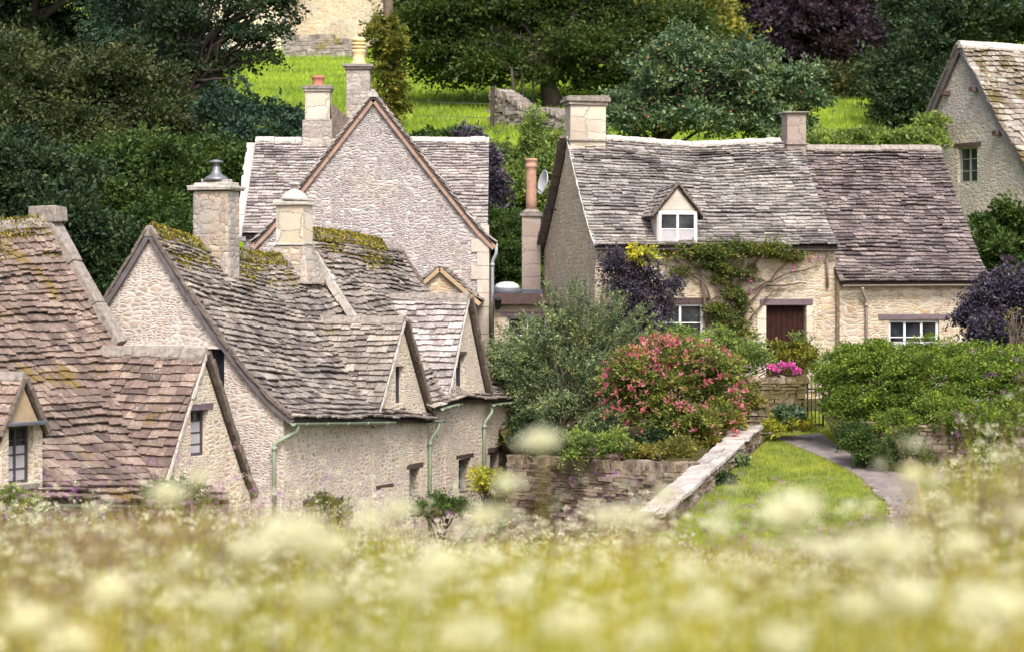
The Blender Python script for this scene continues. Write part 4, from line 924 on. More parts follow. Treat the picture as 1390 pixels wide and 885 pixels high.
# dormer
fd = fF.sub(1.86)
HDm = House(Fh, fd, -1.7, 0.05, 0, 0.46, 0.95, 1.86, 2.42, 0.0, 0.12, 0.07)
wdm = HDm.body('dormer_wall', M['render'], 3, 0.03)
HDm.roof('dormer_roof', M['tileF'], 62, 0.09, 0.12, (0.12, 0.26), th=0.018)
cdm = fF.W(1.86, 0.05, 1.44)
window(Fh, cdm+fF.d*0.0, fF.r, fF.d, 0.86, 0.76, M['white'], 2, 2, 0.06, recess=-0.02, sill=M['white'], curtain=0.42, label='white dormer window with net curtains')
mb = MB(); q = fF.W(1.86, 0.06, 0)
mb.add([q-fF.r*0.42+Vector((0,0,1.87)), q+fF.r*0.42+Vector((0,0,1.87)), q+Vector((0,0,2.34)), q-fF.r*0.42-fF.d*.03+Vector((0,0,1.87)), q+fF.r*0.42-fF.d*.03+Vector((0,0,1.87)), q-fF.d*.03+Vector((0,0,2.34))], [(0,1,2),(5,4,3),(0,3,4,1),(1,4,5,2),(2,5,3,0)])
mb.build('dormer_gable', M['render'], Fh)
for s_ in (-1,):
    verge_rag(HDm, 0.1, M['verge'], 40, 1, w=0.1, h=0.04, dz=0.0); verge_rag(HDm, 0.1, M['verge'], 41, -1, w=0.1, h=0.04, dz=0.0)
chimney(Fh, fF, 0.43, -3.0, 0.84, 0.62, 3.0, 4.36, M['ashlar'], M['capstone'], ((0.05, 0.08), (0.10, 0.09), (0.06, 0.05)), base=((0.04, 0.05, 3.56),))
mb = MB(); mb.tube([fF.W(-0.02, -4.2, 2.0), fF.W(-0.16, -4.2, 2.0), fF.W(-0.18, -4.2, 2.06)], 0.02, 6); mb.box(fF.W(-0.2, -4.2, 2.06), fF.r*0.06, fF.d*0.05, Vector((0,0,0.05))); mb.build('security_light', M['iron'], Fh)

F2 = thing('stone_cottage', 'darker tiled cottage with a three-pane white window behind the clipped hedge', 'cottage', fF.W(7.2, -3, -2.5))
H2 = House(F2, fF, 5.52, 8.95, -2.9, 3.15, -3.2, 0.33, 3.42, 0.14, 0.17, 0.06)
w2 = H2.body('wall', M['wall_coursed'], 6)
H2.roof('roof', M['tileF2'], 71, 0.075, 0.145, (0.13, 0.36), sag=0.03); H2.ridge(M['capstone'], 15, 'ridge', 0.13, (0.5, 0.7))
verge_rag(H2, 5.52, M['verge'], 43, 1, w=0.1, h=0.05, dz=0.03)
cw2 = fF.W(7.25, 0.25, -0.95); cut(w2, [wbox(cw2, fF.r, fF.d, 1.18, 0.78)])
window(F2, cw2, fF.r, fF.d, 1.18, 0.78, M['white'], 3, 2, 0.06, lintel=M['purplelintel'], lint_ext=0.24, lh=0.12, recess=0.1, curtain=0.3)
z2_ = H2.surf(7, 1, 1).z
gutter(F2, fF.W(5.55, 0.47, z2_-0.05), fF.W(8.95, 0.47, z2_-0.03), M['gutter_tan'], 0.05, brackets=5)
pipe(F2, [fF.W(5.98, 0.47, z2_-0.1), fF.W(5.98, 0.45, z2_-0.2), fF.W(6.12, 0.31, z2_-0.42), fF.W(6.12, 0.31, z2_-2.6)], M['gutter_tan'], 0.033, collars=(fF.W(6.12, 0.31, z2_-0.5), fF.W(6.12, 0.31, z2_-1.4)))
chimney(F2, fF, 5.42, -2.95, 0.46, 0.5, 3.2, 4.22, M['ashlar_brown'], M['capstone'], ((0.04, 0.03), (0.08, 0.035)), base=((0.04, 0.05, 3.52),))

# upper right house
fG = Fr((13.4, 61.27), (.88, .475), (.475, -.88))
G = thing('stone_house', 'roughcast gabled house with a mossy roof at the upper right edge', 'house', fG.W(3, -3, 1.5))
HG = House(G, fG, 0, 8, -3.1, 3.1, 0.2, 2.75, 6.6, 0.16, 0.2, 0.14)
wG = HG.body('wall', M['wall_far'], 8); HG.roof('roof', M['tileG'], 81, 0.13, 0.26, (0.2, 0.46), sag=0.05); HG.ridge(M['lightcap'], 16, 'ridge', 0.15)
HG.verge(-0.1, M['timber'], 0.05, 0.14, dz=-0.06); verge_rag(HG, -0.1, M['verge'], 44, -1, w=0.16, h=0.07, dz=0.03)
cg = fG.W(0, -2.9, 3.42); cut(wG, [wbox(cg, fG.d, -fG.r, 0.8, 0.95)])
window(G, cg, fG.d, -fG.r, 0.8, 0.95, M['greyframe'], 2, 3, 0.05, lintel=M['lintel'], recess=0.12)
for t in (0.22, 0.5):
    for sd_ in (-1, 1):
        q = HG.surf(0, t, sd_); mb = MB(); mb.box(q+Vector((0, 0, -0.22))-fG.r*0.1-fG.d*0.12*sd_, fG.r*0.12, fG.d*0.08, Vector((0, 0, 0.06)), 0, 0.01); mb.build('purlin', M['lintel'], G)

# far farmhouse, walls, fence
Hh = thing('farmhouse', 'cream rendered farmhouse far up the hill beyond the green field', 'house', P(350, 76, 112))
blk('wall', P(270, 0, 112).x, P(386, 0, 112).x, 112, 120, 9.5, 17, M['farcream'], Hh)
mb = MB(); mb.tube([P(384.5, 78, 111.85), P(384.5, -40, 111.85)], 0.07, 8); mb.build('drainpipe', M['white'], Hh)
Hs = thing('stone_barn', 'dark brown stone barn behind the low wall up the hill', 'barn', P(440, 60, 114))
blk('wall', P(386.5, 0, 114).x, P(520, 0, 114).x, 114, 122, 10, 16, M['wall_coursed'], Hs)
mb = MB(); mb.box(Vector((P(450, 0, 114).x, 118, 16.3)), Vector((2.6, 0, 0)), Vector((0, 4.4, 0)), Vector((0, 0, 0.3))); mb.build('roof', M['tileF2'], Hs)
kw = MB(); a_, b_ = P(386, 0, 109), P(498, 0, 108.5); stone_run(kw, a_, b_, lambda f: 10.3, lambda f: 11.72-0.5*abs(f-0.45)*f*2, 0.5, 0.16, (0.2, 0.5), 5)
tag(kw.build('field_wall', M['drygrey'], None, loc=a_), 'low grey rubble wall at the top of the green field', 'wall')
kw = MB(); a_ = (P(674, 0, 80).x, 80); b_ = (P(772, 0, 76.5).x, 76.5)
stone_run(kw, a_, b_, lambda f: 4.6, lambda f: 6.55-1.1*f+0.12*math.sin(f*9), 0.6, 0.11, (0.16, 0.4), 6, 0.03, cope=(0.12, 0.22), depthj=0.08)
tag(kw.build('field_wall', M['drygrey'], None, loc=(*a_, 5)), 'tumbledown dry stone wall behind the dark fence post', 'wall')
def post(px, y0, y1, Y, w, mat, lab, grp=None):
    p = P(px, y1, Y); z1 = P(px, y0, Y).z; mb = MB(); g = ground(p.x, Y)-0.2
    mb.hexa([Vector((p.x+sx*w, Y+sy*w, g)) for sx, sy in ((-1,-1),(1,-1),(1,1),(-1,1))]+[Vector((p.x+sx*w*0.92+0.03, Y+sy*w, z1)) for sx, sy in ((-1,-1),(1,-1),(1,1),(-1,1))])
    return tag(mb.build('fence_post', mat, None, loc=(p.x, Y, g), bevel=0.008), lab, 'fence post', grp)
post(668, 118, 168, 78, 0.075, M['bark'], 'thick dark fence post at the left end of the tumbledown wall', 'field fence posts')
post(683, 126, 168, 77.3, 0.035, M['palebark'], 'thin pale fence post in front of the tumbledown wall', 'field fence posts')
mb = MB()
for zz in (0.35, 0.8): mb.tube([Vector((P(560, 0, 79).x, 79, ground(-3.2, 79)+zz)), Vector((P(668, 0, 78).x, 78, ground(-0.6, 78)+zz)), Vector((P(683, 0, 77.3).x, 77.3, ground(-0.3, 77.3)+zz)), Vector((P(760, 0, 75.5).x, 75.6, ground(1.5, 75.5)+zz))], 0.008, 4)
tag(mb.build('fence_wire', M['metal'], None, loc=(0, 78, 5)), 'thin wire strung between the field fence posts', 'wire')

# ================================================================ GARDEN WALLS, BED, GATE
rw0, rw1 = (0.02, 48.1), (3.42, 45.1)
kw = MB(); stone_run(kw, rw0, rw1, lambda f: -5.4, lambda f: -3.33+0.04*f, 0.4, 0.07, (0.12, 0.34), 11, 0.01, cope=(0.13, 0.2))
tag(kw.build('retaining_wall', M['dry'], None, loc=(*rw0, -5)), 'long dry stone retaining wall with upright cope stones below the flower bed', 'wall')
mb = MB(); V = []; nx_, ny_ = 26, 26
def bedz(x, y): return -3.22+(y-45.2-0.82*max(0, (3.42-x)))*0.09+0.04*mnoise.noise(Vector((x, y, 4)))
for j in range(ny_+1):
    for i in range(nx_+1):
        f = j/ny_; fx = i/nx_
        # from the retaining wall line back to the cottage
        l0 = Vector(rw0).lerp(Vector(rw1), fx); l1 = Vector((-0.6, 56.0)).lerp(Vector((wallX(49.5)+0.1 if False else 5.0, 53.2)), fx)
        if fx == 1: pass
        p = l0.lerp(l1, f); xr = wallX(min(p.y, 49.2))-0.12
        p.x = min(p.x, xr) if p.y < 49.2 else p.x
        z = bedz(p.x, p.y) if f > 0.02 else -3.4
        V.append((p.x, p.y, z))
mb.add(V, [(j*(nx_+1)+i, j*(nx_+1)+i+1, (j+1)*(nx_+1)+i+1, (j+1)*(nx_+1)+i) for j in range(ny_) for i in range(nx_)], 0, True)
tag(mb.build('garden_bed', M['soil']), kind='structure')
sw0 = (wallX(41.2)+0.02, 41.0); sw1 = (wallX(49.2)+0.02, 49.3)
SW = thing('garden_wall', 'sloping garden wall topped with pale flat stones beside the lawn', 'wall', (*sw0, -4.2))
kw = MB(); zt_ = lambda f: -3.74+(3.74-2.72)*f
stone_run(kw, sw0, sw1, lambda f: -4.6+1.0*f, lambda f: zt_(f)-0.0, 0.42, 0.065, (0.12, 0.36), 12, 0.012); kw.build('rubble', M['dry'], SW)
kw = MB(); rng = random.Random(9); d = (Vector((*sw1, zt_(1)))-Vector((*sw0, zt_(0)))); Lw = d.length; dn = d.normalized(); nr = Vector((-dn.y, dn.x, 0)).normalized(); s = 0; N = nr.cross(dn); N = N if N.z > 0 else -N
while s < Lw:
    w_ = rng.uniform(0.25, 0.55); w_ = min(w_, Lw-s+0.01); f = (s+w_/2)/Lw; spl = rng.uniform(-0.1, 0.1) if rng.random() < 0.6 else None
    c0 = Vector((*sw0, zt_(0)))+dn*(s+w_/2)+N*0.03
    if spl is None: kw.box(c0+N*rng.uniform(-.012,.012), dn*(w_/2-0.008), nr*0.245*rng.uniform(0.85,1.1), N*0.035, 0, 0.024, rng)
    else:
        kw.box(c0+nr*(0.122+spl/2)+N*rng.uniform(-.012,.012), dn*(w_/2-0.006), nr*(0.122-spl/2-0.005), N*0.035, 0, 0.014, rng)
        kw.box(c0-nr*(0.122-spl/2)+N*rng.uniform(-.012,.012), dn*(w_/2-0.006), nr*(0.122+spl/2-0.005), N*0.035, 0, 0.014, rng)
    s += w_
kw.build('coping', M['flag'], SW, bevel=0.008)
pw0 = (P(1014, 0, 50.6).x, 50.6); pw1 = (P(1094, 0, 50.6).x, 50.7)
kw = MB(); stone_run(kw, pw0, pw1, lambda f: -3.3, lambda f: -1.82, 0.45, 0.075, (0.12, 0.34), 13, 0.012, cope=(0.1, 0.16))
tag(kw.build('garden_wall', M['dry'], None, loc=(*pw0, -3)), 'short square-ended dry stone wall beside the iron gate', 'wall')
kw = MB(); stone_run(kw, (7.15, 47.0), (12.0, 46.6), lambda f: -3.9, lambda f: -2.5, 0.4, 0.07, (0.12, 0.36), 14, 0.012)
stone_run(kw, (6.95, 48.4), (7.12, 47.05), lambda f: -3.6, lambda f: -2.5, 0.35, 0.07, (0.12, 0.3), 15, 0.012)
tag(kw.build('retaining_wall', M['dry'], None, loc=(7.1, 47, -3.4)), 'dry stone retaining wall under the clipped hedge', 'wall')
gt = thing('garden_gate', 'black iron garden gate between the short stone wall and the hedge', 'gate', (P(1106, 0, 50.7).x, 50.7, -2.9))
x0, x1 = P(1096, 0, 50.7).x, P(1117, 0, 50.7).x; zb_, zt2 = -2.82, (YH-520)/FP*50.7
mb = MB()
for zz in (zb_+0.1, zt2-0.12): mb.bar(Vector((x0, 50.7, zz)), Vector((x1, 50.7, zz)), 0.02, 0.035)
mb.build('gate_frame', M['iron'], gt)
for i in range(5):
    x = x0+(x1-x0)*i/4; mb = MB(); r_ = 0.02 if i in (0, 4) else 0.011; mb.tube([Vector((x, 50.68, zb_)), Vector((x, 50.68, zt2+0.04))], r_, 6); mb.lathe(Vector((x, 50.68, zt2+0.03)), [(r_, 0), (0.028, 0.03), (0.004, 0.12)], 6); mb.build('gate_bar', M['iron'], gt)

# ================================================================ TREES AND SHRUBS BEHIND THE HOUSES
rs = np.random.RandomState
def LL(*a): return [lobe(*q) for q in a]
# wooded hilltop that closes the view
wl = []
for i in range(46):
    r_ = random.Random(i*3+1); wl.append(lobe(330+i*26+r_.uniform(-20, 20), 10+r_.uniform(-30, 20), 60, 45, r_.uniform(124, 140)))
for i in range(24):
    r_ = random.Random(i*3+900); wl.append(lobe(380+i*50, -70+r_.uniform(-20, 20), 80, 60, r_.uniform(135, 150)))
t = thing('woodland', 'dark far woodland closing the top of the hill', 'woodland', (10, 132, 14)); 
o, _ = foliage('foliage', M['lf_dark'], t, wl, 2600, 1.6, 16, 0.62, 77, shell=0.5); 
# left side mass
tree('dark_tree', 'dark broadleaf tree filling the top left corner', 'tree', LL((40,-20,120,70,80), (150,-30,110,60,80), (-60,40,90,90,80), (60,60,80,50,81)), 'lf_dark', 1500, 0.55, 30, 0.17, 101, r0=0.35, base=(P(5,0,80).x, 80, ground(-16, 80)))
tree('dark_tree', 'tall shadowy tree closing the slope behind the olive thicket', 'tree', LL((100,110,130,90,84), (240,100,70,80,83), (-20,120,80,80,84), (160,200,120,60,80)), 'lf_dark', 1500, 0.5, 28, 0.17, 131, r0=0.2)
tree('conifer', 'blue-green conifer with drooping branches at the upper left', 'tree', LL((200,-10,70,70,75), (205,60,75,60,75), (215,120,60,55,75), (225,165,45,45,74)), 'lf_blue', 1000, 0.42, 34, 0.16, 102, r0=0.22, updir=-0.5, width=0.28, base=(P(205,0,75).x, 75, ground(-11, 75)))
tree('ash_tree', 'open branched dark tree hanging over the left edge of the field', 'tree', LL((270,20,80,60,72), (330,5,70,40,72), (335,55,50,18,71.5), (280,90,45,35,72), (375,45,30,10,71.5), (290,140,35,12,71), (350,80,30,8,71.5), (320,115,25,8,71)), 'lf_dark', 560, 0.32, 26, 0.13, 103, r0=0.14, nl=40, lump=0.5, base=(P(242,0,72).x, 72, ground(-10, 72)))
tree('thicket', 'olive brown thicket on the left slope', 'bush', LL((60,150,110,85,70), (180,130,90,60,70), (270,190,80,60,70), (120,210,120,60,69), (-40,200,80,90,69), (20,100,60,50,71)), 'lf_olive', 2600, 0.45, 30, 0.13, 104, r0=0.1, nl=30, bark='palebark')
tree('hawthorn_bush', 'mid green arching bush above the mossy ridge of the row', 'bush', LL((230,270,80,70,64), (160,250,70,60,65), (290,230,70,50,65), (230,320,70,60,63), (330,240,50,60,65)), 'lf_mid', 1900, 0.38, 32, 0.12, 105, r0=0.08, lump=0.4)
tree('dark_bush', 'shadowy dark bush behind the roof of the lowest cottage', 'bush', LL((60,300,110,70,60), (-40,280,90,80,60), (130,360,90,60,60), (30,240,90,60,61), (190,370,70,50,60)), 'lf_dark', 2000, 0.40, 32, 0.13, 106, r0=0.08)
tree('laurel_bush', 'glossy blue-green laurel bush left of the red chimney pot', 'bush', LL((330,178,45,36,67), (370,180,40,34,67), (395,200,30,36,66.5), (300,160,34,30,67.5), (350,210,70,40,66)), 'lf_blue', 1000, 0.30, 30, 0.13, 107, r0=0.06, lump=0.35)
# centre
tree('chestnut_tree', 'wide spreading tree in the field with a dark trunk and low skirt of leaves', 'tree', LL((740,20,110,70,86), (640,30,100,65,86), (600,75,60,45,85.5), (690,80,90,40,85), (800,70,90,55,85), (870,50,90,60,86), (760,-30,150,50,87), (900,100,60,35,86), (840,115,60,25,85)), 'lf_chest', 3400, 0.50, 32, 0.15, 108, r0=0.3, nl=30, lump=0.3, base=(P(748,0,85).x, 85, ground(1.4, 85)))
tree('olive_tree', 'yellowish green tree between the chestnut and the copper beech', 'tree', LL((930,20,60,45,98), (900,60,50,40,97), (960,60,50,35,97)), 'lf_ivy', 520, 0.55, 24, 0.2, 109, r0=0.2)
tree('copper_beech', 'dark purple copper beech behind the long cottage', 'tree', LL((1090,20,110,70,102), (1010,30,70,60,102), (1160,60,60,60,101), (1060,90,90,40,101), (1130,-10,100,50,103)), 'lf_purple', 2100, 0.55, 30, 0.2, 110, r0=0.4)
tree('whitebeam', 'pale silvery-leaved tree with orange berries behind the long cottage ridge', 'tree', LL((890,140,65,55,68), (960,120,75,60,68), (930,75,55,35,68), (1020,130,60,50,68), (1060,170,55,35,67.5), (1010,85,40,30,68), (1075,110,40,18,67.5), (850,170,35,30,67.5), (960,170,90,30,67.5), (1105,140,30,14,67.5)), 'lf_silver', 1500, 0.30, 28, 0.12, 111, r0=0.1, lump=0.5, nl=30)
tree('evergreen_tree', 'very dark dense evergreen tree beside the gable of the upper right house', 'tree', LL((1290,60,85,90,80), (1330,0,110,70,82), (1240,110,55,70,78), (1270,150,60,50,77), (1400,20,80,60,84), (1255,30,40,60,82)), 'lf_dark', 2700, 0.5, 30, 0.15, 112, r0=0.35)
tree('hedgerow_bush', 'reddish green hedgerow bush at the top of the small lawn', 'bush', LL((1140,120,60,40,90), (1110,140,50,25,89), (1190,130,40,40,89), (1150,155,60,15,88.5)), 'lf_olive', 700, 0.4, 28, 0.16, 113, r0=0.08)
iv = thing('ivy_clad_pole', 'tall pole smothered in yellowing ivy above the field', 'pole', (P(527,0,78).x, 78, ground(-4, 78)))
mb = MB(); bx = P(527,0,78).x; mb.tube([Vector((bx, 78, 4.6)), Vector((bx, 78, 13))], [0.2, 0.12], 10); mb.build('pole', M['palebark'], iv)
foliage('ivy', M['lf_ivy'], iv, LL((524,60,24,40,78), (528,110,20,40,78), (518,35,14,14,78), (538,60,14,22,78), (535,150,18,30,78)), 420, 0.16, 26, 0.13, 114, lump=0.4)
for i, (px, w_) in enumerate(((695, 0.07), (708, 0.06), (722, 0.05))):
    x = P(px, 0, 83+i*0.6).x; yq = 83+i*0.6; mb = MB(); g = ground(x, yq)-0.1; mb.tube([Vector((x, yq, g)), Vector((x+0.05, yq, g+0.9)), Vector((x-0.02, yq, g+1.7))], [w_, w_*0.85, w_*0.6], 7)
    t = thing('young_tree', ['slender trunk under the chestnut, nearest the fence posts', 'slender trunk under the chestnut, middle of three', 'thinnest slender trunk under the chestnut, nearest the big dark trunk'][i], 'tree', (x, yq, g)); mb.build('trunk', M['bark'], t)
wb_ = bpy.data.objects['whitebeam']; r = rs(31); pts = []
for q in LL((890,140,60,50,67.2), (960,120,70,55,67.2), (1040,150,60,40,67.2), (930,80,50,30,67.2)):
    d = r.normal(size=(22, 3)); d /= np.linalg.norm(d, axis=1, keepdims=True); d[:, 1] = -np.abs(d[:, 1]); pts.append(np.array(q[:3])+d*np.array(q[3:6])*1.02)
pts = np.concatenate(pts); V, F_ = leafmesh(pts, r.normal(size=pts.shape), np.full(len(pts), 0.055), r, 0.9); tag(fast_mesh('berries', V, F_, M['berry'], wb_), kind='stuff')
# between the houses
tree('elder_bush', 'light green loose bush between the two roofs', 'bush', LL((700,240,45,38,66), (738,225,32,40,66), (690,265,40,28,65.5), (745,255,35,40,65.5), (655,205,16,14,66), (723,178,7,28,66), (760,290,30,50,65)), 'lf_lime', 1150, 0.26, 28, 0.11, 115, r0=0.05, lump=0.45)
tree('round_bush', 'dense olive green round bush left of the tall clay chimney pot', 'bush', LL((688,330,36,48,62.5), (660,300,25,30,63), (700,365,30,40,62), (738,340,22,50,63), (750,390,22,30,62)), 'lf_mid', 700, 0.2, 30, 0.08, 116, r0=0.05)
tree('smoke_bush', 'dark purple bush behind the right end of the pale roof', 'bush', LL((625,200,30,22,65), (650,225,22,35,64.5), (665,270,20,40,64)), 'lf_purple2', 520, 0.2, 28, 0.10, 117, r0=0.05)
tree('fern_bush', 'small dark fern clump in front of the field behind the gable', 'fern', LL((570,200,35,14,64), (600,190,30,10,65)), 'lf_mid', 140, 0.2, 24, 0.14, 118, trunk=False)
tree('laurel_hedge', 'bright green laurel shoots behind the dark tiled ridge', 'hedge', LL((1125,195,40,16,63), (1180,195,45,16,63), (1235,195,35,18,63), (1260,180,22,22,64)), 'lf_lime', 420, 0.18, 26, 0.13, 119, trunk=False, updir=0.9)
tree('vine_bush', 'leafy green bush below the upper right house', 'bush', LL((1360,310,40,35,59), (1350,350,35,40,58.5), (1395,350,40,60,59), (1370,400,40,40,58)), 'lf_mid', 900, 0.22, 28, 0.12, 120, r0=0.05)
tree('smoke_bush', 'dark plum-coloured bush at the right end of the dark tiled cottage', 'bush', LL((1345,405,38,40,51.5), (1385,410,40,45,51), (1360,445,50,30,50.8), (1320,430,18,30,51.5)), 'lf_purple2', 1100, 0.17, 30, 0.075, 121, r0=0.04)

# ================================================================ FRONT GARDEN PLANTS
def shoots(name, label, cat, base, mats, spec, seed, group=None):
    """feathery shrub: arching stems with small leaves; spec = list of (tip point, curve)"""
    t = thing(name, label, cat, base, group); rng = random.Random(seed); r2 = rs(seed); mb = MB(); C_ = []; A_ = []; S_ = []
    base = Vector(base)
    for tip, n, sub, sz in spec:
        tip = Vector(tip); st = base+Vector((rng.uniform(-.4, .4), rng.uniform(-.3, .3), 0)); mid = st.lerp(tip, 0.55)+Vector((0, 0, (tip-st).length*0.10)); pts = []
        for i in range(9):
            f = i/8; pts.append(st*(1-f)**2+mid*2*f*(1-f)+tip*f*f)
        mb.tube(pts, [0.012*(1-0.8*i/8)+0.002 for i in range(9)], 4, cap=False)
        L = (tip-st).length
        for k in range(sub):
            f = rng.uniform(0.3, 1.0); i = min(int(f*8), 7); p = pts[i].lerp(pts[i+1], f*8-i); d = (pts[i+1]-pts[i]).normalized()
            sd = (d*1.1+Vector((rng.gauss(0, .55), rng.gauss(0, .55), rng.gauss(0.1, .45)))).normalized(); sl = rng.uniform(0.12, 0.42)*(1.25-f*0.7)
            for j in range(n):
                u = j/n*sl; C_.append(p+sd*u); a = sd*0.8+Vector((rng.gauss(0, .6), rng.gauss(0, .6), rng.gauss(0, .6))); A_.append(a); S_.append(sz*rng.uniform(0.6, 1.3))
    mb.build('stems', M['palebark'], t)
    V, F_ = leafmesh(np.array([tuple(c) for c in C_]), np.array([tuple(a) for a in A_]), np.array(S_), r2, 0.3)
    fast_mesh('foliage', V, F_, mats, t); return t
rg = random.Random(50); spec = []
for i in range(230):
    a = rg.uniform(-1, 1); px = 778+a*135+rg.uniform(-10, 10); topy = 395+abs(a)**1.6*75+(25 if a < -0.3 else 0)
    py = rg.uniform(topy, 575) if rg.random() < 0.72 else topy+rg.uniform(-25, 15)
    spec.append((P(px, py, 53.4-(px-640)/260*2.6+rg.uniform(-0.7, 0.4)), 11, 40, 0.062))
shoots('feathery_shrub', 'large feathery grey-green shrub with upright shoots in the middle of the garden', 'shrub', (P(785,0,51.6).x, 51.6, bedz(1.4, 51.6)-0.05), M['lf_grey'], spec, 51)
foliage('shaded_foliage', M['lf_grey'], bpy.data.objects['feathery_shrub'], LL((770,505,100,80,52.2,0.9), (728,540,52,55,52.6,0.7), (830,520,60,75,51.4,0.8), (780,565,80,40,51.4,0.8)), 1500, 0.18, 26, 0.06, 52)
ph = thing('red_tipped_shrub', 'rounded shrub covered in red and pink young leaves beside the sloping wall', 'shrub', (P(915,0,48.3).x, 48.3, bedz(3.2, 48.3)-0.05))
PL = LL((915,530,86,66,48.3), (868,530,52,50,48.2), (965,530,50,58,48.4), (920,490,70,32,48.4), (930,575,70,28,47.9))
foliage('foliage', M['lf_phot'], ph, PL, 1700, 0.14, 24, 0.07, 53, lump=0.22, shell=0.25, sub=7)
foliage('red_leaves', M['lf_red'], ph, [(a, b, c, d*1.05, e*1.05, f*1.05) for a, b, c, d, e, f in PL], 430, 0.05, 7, 0.08, 54, lump=0.22, shell=0.06, sub=0, lo=-0.55, updir=0.9, width=0.36)
limbs('stems', M['bark'], ph, (P(915,0,48.3).x, 48.3, bedz(3.2, 48.3)-0.1), [l[:3] for l in PL], 0.05, 3, (P(915,0,48.3).x, 48.3, -2.6))
tree('smoke_bush', 'purple-blue smoke bush in front of the long cottage wall', 'bush', LL((850,385,40,40,52.2,0.4), (880,412,36,40,52.2,0.4), (835,365,20,18,52.2,0.3), (905,400,18,28,52.3,0.3), (870,440,45,35,52.0,0.4)), 'lf_purple2', 800, 0.13, 28, 0.052, 55, r0=0.03, lump=0.5)
tree('golden_shrub', 'bright yellow-green leafy shoots above the purple smoke bush', 'shrub', LL((872,352,17,16,52.2), (862,345,8,10,52.2)), 'lf_yell', 70, 0.1, 16, 0.085, 56, r0=0.015)
hd = tree('clipped_hedge', 'broad clipped green hedge running to the right edge above the stone wall', 'hedge', LL((1165,515,50,50,48.6), (1215,520,60,52,48.3), (1275,528,60,55,48.0), (1335,535,60,55,47.8), (1395,540,60,55,47.7), (1250,490,90,28,48.8), (1340,497,90,28,48.6), (1150,562,36,34,48.2), (1440,540,50,65,47.6), (1210,562,45,28,47.8), (1270,568,55,32,46.75), (1330,574,50,30,46.6), (1390,580,50,32,46.5), (1215,580,28,22,46.9), (1150,520,34,45,48.9)), 'lf_hedge', 5600, 0.14, 30, 0.052, 57, r0=0.03, lump=0.10, shell=0.2, sub=12, stray=0.06)
tree('low_shrub', 'dark low shrub with tiny white flowers where the path meets the hedge wall', 'shrub', LL((1175,605,28,24,46.6), (1205,618,25,20,46.3), (1160,590,18,18,47), (1225,610,14,22,46.2)), 'lf_mid', 420, 0.12, 24, 0.05, 58, r0=0.02)
for i, (px, py, rx, ry, Yq, m_, lab) in enumerate(((1300,640,26,14,46.2,'lf_bed','straw-coloured weeds at the foot of the wall under the hedge'), (1360,625,34,22,45.8,'lf_lime','lime green leafy bush in front of the wall at the right edge'), (1255,625,10,16,46.6,'lf_mid','small climber on the wall under the hedge'), (1325,600,16,14,46.4,'lf_hedge','green tendrils hanging over the wall under the hedge'))):
    tree('wall_plant', lab, 'plant', LL((px, py, rx, ry, Yq)), m_, int(rx*6), 0.11, 20, 0.05, 260+i, trunk=False, lump=0.5)
tree('lady_mantle', 'yellow-green leafy mound at the foot of the short stone wall', 'plant', LL((1070,572,26,14,49.6), (1050,580,16,10,49.4), (1090,578,15,8,49.5)), 'lf_yell', 150, 0.09, 22, 0.06, 59, trunk=False)
tree('hosta', 'blue-green broad leaves among the yellow-green mound', 'plant', LL((1068,563,20,9,49.4)), 'lf_silver', 36, 0.1, 12, 0.11, 60, trunk=False)
# bed edge plants along the retaining wall
for i, (px, py, rx, ry, m_, lab) in enumerate(((735,600,26,20,'lf_dark','dark leafy plant at the corner of the row above the retaining wall'), (790,605,34,18,'lf_lime','lime green leafy plant trailing over the retaining wall'),
        (830,600,24,15,'lf_lime','lime green herb clump below the feathery shrub'), (870,615,36,14,'lf_bed','straw-coloured plants along the retaining wall'), (915,612,34,15,'lf_bed','yellow flowering ground plants near the sloping wall'),
        (955,598,26,18,'lf_bed','brownish dry plants at the left edge of the sloping wall'), (985,575,22,14,'lf_bed','dry grassy tuft at the top of the sloping wall'), (1010,545,20,26,'lf_bed','dry grassy clump beside the red-tipped shrub'))):
    Yq = 46.4 if px < 900 else 46.2+(px-900)*0.03
    tree('bed_plant', lab, 'plant', LL((px, py, rx, ry, Yq)), m_, int(rx*7), 0.11, 22, 0.055, 200+i, trunk=False, lump=0.5)
tree('shadow_leaves', 'dark leaves standing in for the shadow beneath the garden shrubs', 'shadow filler', LL((800,598,60,12,47.8), (890,600,50,10,47.5), (720,585,26,26,48.3)), 'lf_dark', 420, 0.14, 24, 0.07, 61, trunk=False)  # dark leaf mass added to stand in for the shadow under the shrubs
tree('garden_plants', 'light green cottage garden plants under the climbing rose', 'plant', LL((960,470,40,22,51.2), (1000,480,30,30,51.2), (1030,490,20,25,51.2), (1090,480,22,26,51.6), (925,455,20,15,51.6)), 'lf_lime', 420, 0.13, 22, 0.06, 62, r0=0.015, lump=0.4)
tree('fern', 'pale green fern in front of the maroon door', 'fern', LL((1085,488,20,18,51.3), (1060,480,10,14,51.4)), 'lf_ivy', 90, 0.12, 20, 0.08, 63, trunk=False, updir=0.8)
for i, (px, py, rx, ry, m_, lab) in enumerate(((1000,625,16,12,'lf_grey','grey-green grass tuft on the lawn side of the sloping wall'), (1030,618,18,13,'lf_mid','grassy clump halfway along the sloping wall'), (960,678,10,7,'lf_mid','small round dark plant at the low end of the sloping wall'),
        (985,650,13,9,'lf_dark','dark creeping plant against the sloping wall'), (1040,590,12,12,'lf_mid','green weeds at the top end of the sloping wall'))):
    x, y = gp(px, py+ry*0.7)
    tree('wall_plant', lab, 'plant', [(x, y, ground(x, y)+ry*0.006, rx*y/FP, rx*y/FP*0.8, ry*y/FP*1.1)], m_, 60, 0.07, 24, 0.06, 230+i, trunk=False, updir=0.7)
